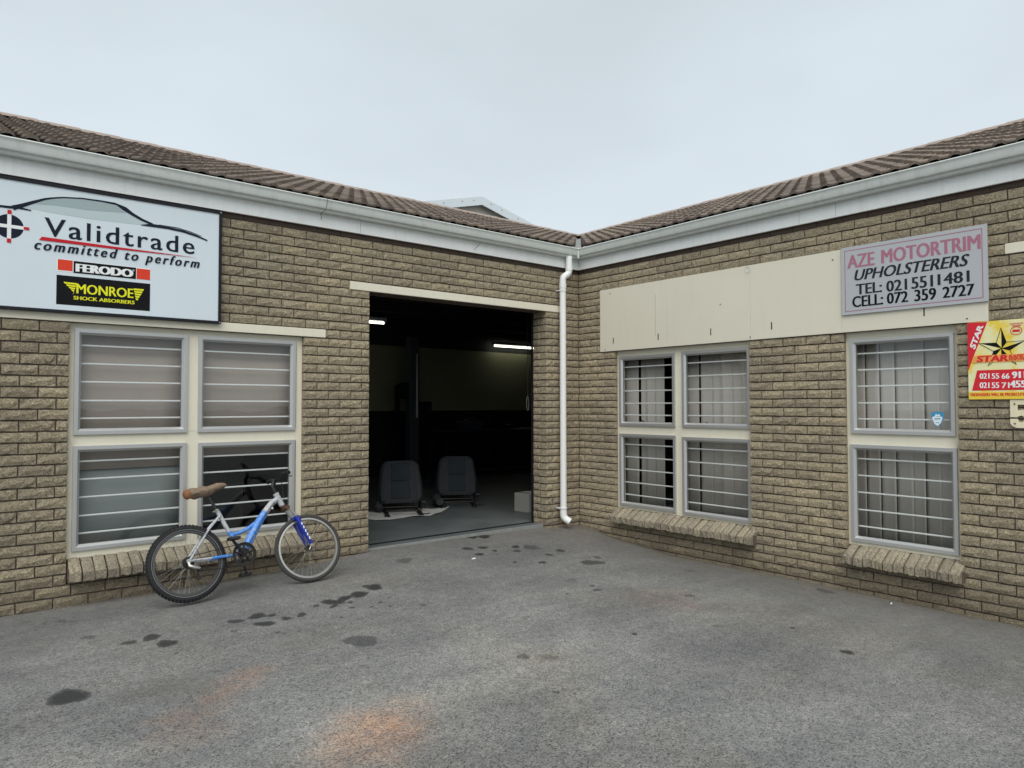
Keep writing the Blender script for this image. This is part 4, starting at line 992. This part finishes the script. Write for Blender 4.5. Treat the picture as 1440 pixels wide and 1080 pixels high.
# house number 5
hn = empty('house_number'); tag(hn, 'cream painted number five screwed to the bricks below the yellow sign', 'house number')
five = [(0, 1), (1, 1), (1, .85), (.31, .85), (.31, .60), (.60, .62), (.88, .54), (1, .40), (1, .22), (.88, .06), (.62, 0), (.30, 0), (.08, .06), (0, .16), (0, .29), (.30, .29), (.35, .19), (.50, .15), (.66, .20), (.70, .31), (.66, .42), (.50, .46), (.34, .41), (.28, .39), (0, .39)]
pts_ = [(-4.602-.128*q, 1.335+.203*w_) for q, w_ in five]; f = [tuple(range(len(five)))]
o = poly_mesh('R', pts_, f, .012, 'cream_digit', hn, 'digit')
sd = o.modifiers.new('solid', 'SOLIDIFY'); sd.thickness = .014; sd.offset = 0
for a, b_ in ((-4.628, 1.510), (-4.628, 1.362)): MB().tube([(-.018, a, b_), (-.0225, a, b_)], .006, 8).build('screw', M['rust'], hn)
# shield sticker in the window
st = empty('sticker'); tag(st, 'small blue and white shield sticker in a corner of the narrow right window', 'sticker')
def T_(zx, zy): return WR(1290+zx/18, 560+zy/18, .057)
sh1 = [T_(*q) for q in ((345, 370), (500, 335), (665, 365), (660, 520), (610, 640), (520, 720), (430, 670), (370, 540))]
shape('R', sh1, -.0575, 'sticker_blue', st, 'sticker_edge')
shape('R', [T_(*q) for q in ((372, 480), (440, 455), (520, 475), (600, 460), (640, 500), (600, 620), (520, 700), (440, 655), (385, 540))], -.0566, 'sticker_white', st, 'sticker_face')
shape('R', [T_(*q) for q in ((440, 450), (475, 385), (510, 430), (545, 395), (590, 450), (520, 465))], -.0562, 'sticker_white', st, 'sticker_emblem')
shape('R', [T_(*q) for q in ((440, 512), (585, 505), (585, 530), (440, 537))], -.0556, 'sticker_blue', st, 'sticker_line')
shape('R', [T_(*q) for q in ((470, 615), (565, 608), (562, 622), (473, 630))], -.0556, 'sticker_blue', st, 'sticker_line')

# ------------------------------------------------------------------ bicycle
BX, BY = -4.235, -.535
bk = tag(empty('bicycle', (BX, BY, .004), (R(-18), 0, 0)), 'scuffed blue and silver bicycle with a wrapped saddle leaning on the left window', 'bicycle')
def Q(u, v, w_=0.0): return (u-BX, -w_, v)        # w_ towards the viewer
def wheel(u, v, rad, tyre_r, mt, mrim, knob, nsp, name='wheel', rot=0.0):
    wh = empty(name); wh.parent = bk; wh.location = Q(u, v); wh.rotation_euler = (0, 0, rot)
    n = 72; rc = rad-tyre_r
    def circ(r_, y=0, n=n): return [(r_*math.cos(a), y, r_*math.sin(a)) for a in np.linspace(0, 2*math.pi, n, endpoint=False)]
    MB().tube(circ(rc), tyre_r, 12, closed=True).build('tyre', M[mt], wh, True)
    if knob:
        kb = MB()
        for i in range(64):
            a = 2*math.pi*i/64
            for (yo, tl) in ((-.017, .65), (.017, .65), (0, 0)):
                a2 = a+(0 if tl else math.pi/64); r1 = rc+tyre_r*(.80 if tl else .97)
                c0 = Vector((r1*math.cos(a2), yo, r1*math.sin(a2))); er = Vector((math.cos(a2), math.copysign(.6, yo) if tl else 0, math.sin(a2))).normalized(); et = Vector((-math.sin(a2), 0, math.cos(a2))); ey = er.cross(et)
                s_ = [(-.0055, -.005), (.0055, -.005), (.0055, .005), (-.0055, .005)]
                vs = [c0+et*p_*1.1+ey*q_ for p_, q_ in s_]+[c0+et*p_+ey*q_*.9+er*.0065 for p_, q_ in s_]
                kb.add(vs, [(0, 1, 5, 4), (1, 2, 6, 5), (2, 3, 7, 6), (3, 0, 4, 7), (4, 5, 6, 7)])
        kb.build('tread', M[mt], wh, kind='stuff')
    # rim: flat band
    ri, ro_ = rc-tyre_r*.75-.014, rc-tyre_r*.55
    vs = []
    for y, r_ in ((-.012, ro_), (-.014, ri), (0, ri-.006), (.014, ri), (.012, ro_)):
        vs += circ(r_, y)
    MB().add(vs, [(i*n+j, i*n+(j+1) % n, ((i+1) % 5)*n+(j+1) % n, ((i+1) % 5)*n+j) for i in range(5) for j in range(n)]).build('rim', M[mrim], wh, True)
    stripe = MB().tube(circ(rc-tyre_r*.50, -(tyre_r*.80)), .0022, 5, closed=True)
    if knob: stripe.build('reflective_stripe', M['chrome'], wh)
    MB().tube([(0, -.045, 0), (0, .045, 0)], .016, 12).tube([(0, -.030, 0), (0, -.026, 0)], .026, 12).tube([(0, .026, 0), (0, .030, 0)], .026, 12).build('hub', M['grease'], wh, True)
    sp = MB()
    for i in range(nsp):
        a = 2*math.pi*i/nsp; sgn = 1 if i % 2 else -1; a2 = a+(.9 if (i//2) % 2 else -.9)
        sp.tube([(.024*math.cos(a2), sgn*.027, .024*math.sin(a2)), (ri*math.cos(a), sgn*.002, ri*math.sin(a))], .0011, 4, cap=False)
    sp.build('spokes', M['spoke' if not knob else 'chrome'], wh)
    return wh
RW = (-4.730, .293); FWH = (-3.742, .288)
wheel(*RW, .293, .024, 'rubber', 'rim_dark', True, 36)
wheel(*FWH, .289, .019, 'rubber_grey', 'chrome', False, 36, rot=R(-5))
# frame
fr_ = MB()
fr_.tube([Q(-4.305, .315), Q(-4.395, .50)], .0175, 12)
dn = MB().tube([Q(-4.283, .335), Q(-4.22, .44), Q(-4.15, .545), Q(-4.085, .628)], [.034, .036, .034, .030], 14)
up_ = MB().tube([Q(-4.085, .628), Q(-4.02, .700), Q(-3.955, .742)], [.030, .026, .020], 14)
fo = fr_.build('frame', M['bike_blue'], bk, True)
dn.build('down_tube', M['bike_blue'], fo, True); up_.build('head_gusset', M['bike_silver'], fo, True)
MB().tube([Q(-4.385, .470), Q(-4.32, .480), Q(-4.25, .503), Q(-4.175, .548)], .0155, 12).build('top_tube', M['bike_blue'], fo, True)
MB().tube([Q(-4.395, .50), Q(-4.475, .690)], .0175, 12).build('seat_tube', M['bike_silver'], fo, True)
MB().tube([Q(-3.972, .778), Q(-3.928, .672)], .024, 14).tube([Q(-3.974, .784), Q(-3.968, .770)], .027, 14).build('head_tube', M['bike_silver'], fo, True)
for s in (-1, 1):
    MB().tube([Q(-4.452, .640, s*.012), Q(-4.56, .53, s*.040), Q(-4.722, .310, s*.060)], .0085, 8).build('seat_stay', M['bike_silver'], fo, True)
    MB().tube([Q(-4.722, .300, s*.060), Q(-4.56, .302, s*.045)], .010, 8).build('chain_stay', M['bike_silver'], fo, True)
    MB().tube([Q(-4.56, .302, s*.045), Q(-4.40, .306, s*.030), Q(-4.325, .312, s*.025)], .0115, 8).build('chain_stay', M['bike_blue'], fo, True)
    MB().tube([Q(-4.735, .300, s*.055), Q(-4.735, .300, s*.075)], .018, 8).build('dropout', M['chrome'], fo)
MB().tube([Q(-4.305, .300, -.04), Q(-4.305, .300, .045)], .021, 12).build('bottom_bracket', M['grease'], fo, True)
MB().tube([Q(-4.466, .668), Q(-4.530, .800)], .0135, 10).build('seat_post', M['plastic'], bk, True)
MB().tube([Q(-4.478, .690), Q(-4.472, .672)], .021, 10).tube([Q(-4.475, .681, .02), Q(-4.515, .668, .03)], .005, 6).build('seat_clamp', M['chrome'], bk, True)
# wrapped saddle
sad = MB().tube([Q(-4.685, .832, 0), Q(-4.66, .836, 0), Q(-4.60, .838, 0), Q(-4.54, .843, 0), Q(-4.47, .868, 0), Q(-4.41, .888, 0), Q(-4.375, .893, 0)], [.034, .044, .045, .043, .032, .026, .017], 14)
me_ = sad
o = sad.build('saddle', M['sack'], bk, True)
sb = o.modifiers.new('sub', 'SUBSURF'); sb.levels = sb.render_levels = 2
tx = bpy.data.textures.new('cloth_folds', 'CLOUDS'); tx.noise_scale = .035
dm = o.modifiers.new('disp', 'DISPLACE'); dm.texture = tx; dm.strength = .032; dm.mid_level = .5
for v in o.data.vertices: v.co.y *= 1.45
o2 = MB().tube([Q(-4.722, .826), Q(-4.712, .828), Q(-4.69, .832), Q(-4.662, .836)], [.018, .036, .043, .041], 14).build('saddle_end', M['sack_end'], bk, True)
for v in o2.data.vertices: v.co.y *= 1.2
dm = o2.modifiers.new('sub', 'SUBSURF'); dm.levels = dm.render_levels = 1
dm = o2.modifiers.new('disp', 'DISPLACE'); dm.texture = tx; dm.strength = .010
# fork
for s in (-1, 1):
    f1 = MB().tube([Q(-3.885, .640, s*.050), Q(-3.826, .545, s*.050)], .013, 10).build('stanchion', M['chrome'], bk, True)
    f2 = MB().tube([Q(-3.838, .565, s*.050), Q(-3.828, .545, s*.050), Q(-3.775, .42, s*.050), Q(-3.732, .315, s*.050)], [.020, .022, .021, .015], 12).build('fork_leg', M['fork_blue'], bk, True)
    MB().tube([Q(-3.740, .300, s*.045), Q(-3.740, .300, s*.075)], .012, 8).build('axle_nut', M['chrome'], bk, True)
pt_ = []
for k in range(5):
    t0 = .18+k*.14; a = Vector(Q(-3.828, .545, .0752)); b_ = Vector(Q(-3.732, .315, .0752)); p0 = a.lerp(b_, t0); p1 = a.lerp(b_, t0+.10)
    MB().tube([p0+Vector((.004, 0, 0)), p1+Vector((-.002, 0, 0))], .0055, 5).build('fork_decal', M['ink_white'], bk)
MB().tube([Q(-3.905, .645, -.06), Q(-3.905, .645, .06)], .020, 10).tube([Q(-3.928, .672), Q(-3.905, .640)], .022, 12).build('fork_crown', M['rust'], bk, True)
MB().box(*[v for v in (-3.86-BX, -3.835-BX)], -.03, .03, .53, .56).build('brake_bridge', M['fork_blue'], bk, bevel=.005)
MB().tube([Q(-3.740, .298, .075), Q(-3.757, .283, .088), Q(-3.772, .262, .088)], .0055, 6).build('quick_release', M['chrome'], bk, True)
# stem, bars
MB().tube([Q(-3.974, .784), Q(-3.998, .845)], .013, 10).tube([Q(-3.998, .838), Q(-3.975, .905)], .015, 10).build('stem', M['plastic'], bk, True)
bar = [Q(-3.925, .940, -.27), Q(-3.935, .935, -.15), Q(-3.968, .893, -.06), Q(-3.970, .893, .0), Q(-3.968, .893, .06), Q(-3.955, .915, .15), Q(-3.950, .900, .27)]
hb = MB().tube(bar, .0115, 10).build('handlebar', M['plastic'], bk, True)
MB().tube([bar[0], Vector(bar[0]).lerp(Vector(bar[1]), .95)], .0175, 10).build('grip', M['rubber'], hb, True)
MB().tube([bar[-1], Vector(bar[-1]).lerp(Vector(bar[-2]), .95)], .0175, 10).build('grip', M['rubber'], hb, True)
for s, q in ((1, bar[-2]), (-1, bar[1])):
    q = Vector(q); MB().tube([q, q+Vector((.035, 0, -.02)), q+Vector((.05, -s*.07, -.035))], .005, 6).build('brake_lever', M['grease'], hb)
# cranks
cr = empty('crankset'); cr.parent = bk; cr.location = Q(-4.305, .300)
n = 40
def ring2(ri, ro_, y0, y1, n=n, teeth=0):
    vs = []; 
    for y, r_ in ((y0, ri), (y0, ro_), (y1, ro_), (y1, ri)):
        for j in range(n):
            a = 2*math.pi*j/n; rr_ = r_+(.003 if (teeth and r_ == ro_ and j % 2) else 0); vs.append((rr_*math.cos(a), y, rr_*math.sin(a)))
    return vs, [(i*n+j, i*n+(j+1) % n, ((i+1) % 4)*n+(j+1) % n, ((i+1) % 4)*n+j) for i in range(4) for j in range(n)]
MB().add(*ring2(.070, .087, -.052, -.049, 76, 1)).add(*ring2(.085, .096, -.058, -.0555, 40)).build('chainring', M['grease'], cr, True)
sp = MB()
for k in range(5):
    a = 2*math.pi*k/5+.3; sp.tube([(0, -.05, 0), (.074*math.cos(a), -.05, .074*math.sin(a))], [.014, .007], 6)
sp.tube([(0, -.03, 0), (0, -.065, 0)], .022, 12).add(*ring2(.038, .052, -.046, -.044)).build('spider', M['grease'], cr)
MB().tube([(0, -.066, 0), (-.095, -.072, .125)], [.013, .010], 8).tube([(0, .05, 0), (.040, .055, -.145)], [.013, .010], 8).build('crank_arm', M['grease'], cr, True)
for (x, y, z, s) in ((-.095, -.072, .125, -1), (.045, .055, -.150, 1)):
    MB().box(x-.045, x+.045, y+s*.012, y+s*.085, z-.012, z+.012).build('pedal', M['plastic'], cr, bevel=.004)
# chain, cassette, derailleur
def ch_line(p0, p1): return [p0, p1]
MB().tube([Q(-4.30, .388, .05), Q(-4.727, .335, .045)], .0035, 5).tube([Q(-4.31, .212, .05), Q(-4.66, .215, .045), Q(-4.675, .25, .045)], .0035, 5).build('chain', M['grease'], bk)
cs = MB()
for k in range(5): cs.tube([Q(-4.730, .293, .030+k*.005), Q(-4.730, .293, .032+k*.005)], .045-.005*k, 24)
cs.build('cassette', M['grease'], bk)
dr = MB().tube([Q(-4.735, .290, .065), Q(-4.735, .262, .080), Q(-4.70, .245, .085), Q(-4.660, .235, .080)], [.012, .014, .014, .010], 8).build('derailleur', M['chrome'], bk, True)
MB().tube([Q(-4.672, .235, .055), Q(-4.668, .165, .055)], .006, 6).tube([Q(-4.668, .235, .050), Q(-4.668, .235, .062)], .018, 12).tube([Q(-4.668, .165, .050), Q(-4.668, .165, .062)], .018, 12).build('derailleur_cage', M['grease'], dr)
MB().box(-4.372-BX, -4.350-BX, -.05, -.02, .395, .435).tube([Q(-4.385, .43, .01), Q(-4.39, .445, .03), Q(-4.372, .40, .04)], .006, 6).build('front_derailleur', M['chrome'], bk)
MB().tube([Q(-3.99, .90, .02), Q(-3.93, .86, .05), Q(-3.93, .74, .05), Q(-3.90, .64, .03)], .0025, 5).tube([Q(-4.00, .71, .03), Q(-4.10, .60, .035), Q(-4.27, .36, .038)], .002, 4).build('brake_cable', M['plastic'], bk)
MB().tube([Q(-4.03, .655, .028), Q(-4.025, .645, .035)], .012, 8).build('cable_stop', M['chrome'], bk)

# small pale scraps on the asphalt
for i, (px, py, s, lab) in enumerate(((666, 794, .022, 'small white paper scrap on the asphalt in front of the doorway'), (1253, 837, .008, 'white speck of litter below the narrow right window'))):
    x, y = WG(px, py, -.04); z = float(gz(x, y))+.004
    o = MB().add([(-s, -s*.3, 0), (s*.6, -s*.5, .002), (s, s*.2, .008), (-s*.2, s*.5, .004), (-s, -s*.3, .003), (s*.6, -s*.5, .006), (s, s*.2, .012), (-s*.2, s*.5, .009)], [(3, 2, 1, 0), (4, 5, 6, 7), (0, 1, 5, 4), (1, 2, 6, 5), (2, 3, 7, 6), (3, 0, 4, 7)]).build('litter', M['ink_white'])
    o.location = (x, y, z); o.rotation_euler = (0, 0, -.6); tag(o, lab, 'litter')

# loose grit and leaf crumbs gathered along the foot of the right wall
mb = MB(); rnd = random.Random(5)
for i in range(2200):
    if rnd.random() < .75: y = -rnd.uniform(.1, 5.2); x = -.02-abs(rnd.gauss(0, .10)); x *= (.5+.9*math.exp(-((y+3.1)/.8)**2))
    elif rnd.random() < .5: x = -rnd.uniform(.05, .6); y = -.02-abs(rnd.gauss(0, .10))
    else: x = -rnd.uniform(3.0, 6.2); y = -.02-abs(rnd.gauss(0, .05))
    z = float(gz(x, y)); s_ = rnd.uniform(.002, .0062)*(1.6 if rnd.random() < .06 else 1); a = rnd.uniform(0, 6.28)
    c_, q_ = math.cos(a)*s_, math.sin(a)*s_
    mb.add([(x+c_, y+q_, z), (x-q_, y+c_, z), (x-c_*.9, y-q_, z), (x+q_, y-c_*.8, z), (x, y, z+s_*rnd.uniform(.5, 1.1))], [(0, 1, 4), (1, 2, 4), (2, 3, 4), (3, 0, 4)])
M['grit'] = worn('grit', (.17, .145, .105), .95, 0, .6, 40)
o = mb.build('grit', M['grit'], None, kind='stuff')
tag(o, 'loose grit and leaf crumbs gathered along the foot of the brick walls', 'grit')

stroke('L', [WL(666.5, 351.5, -.047), WL(675.5, 342.5, -.047)], .004, .0455, 'ink_charcoal', left, 'fascia_scratch')
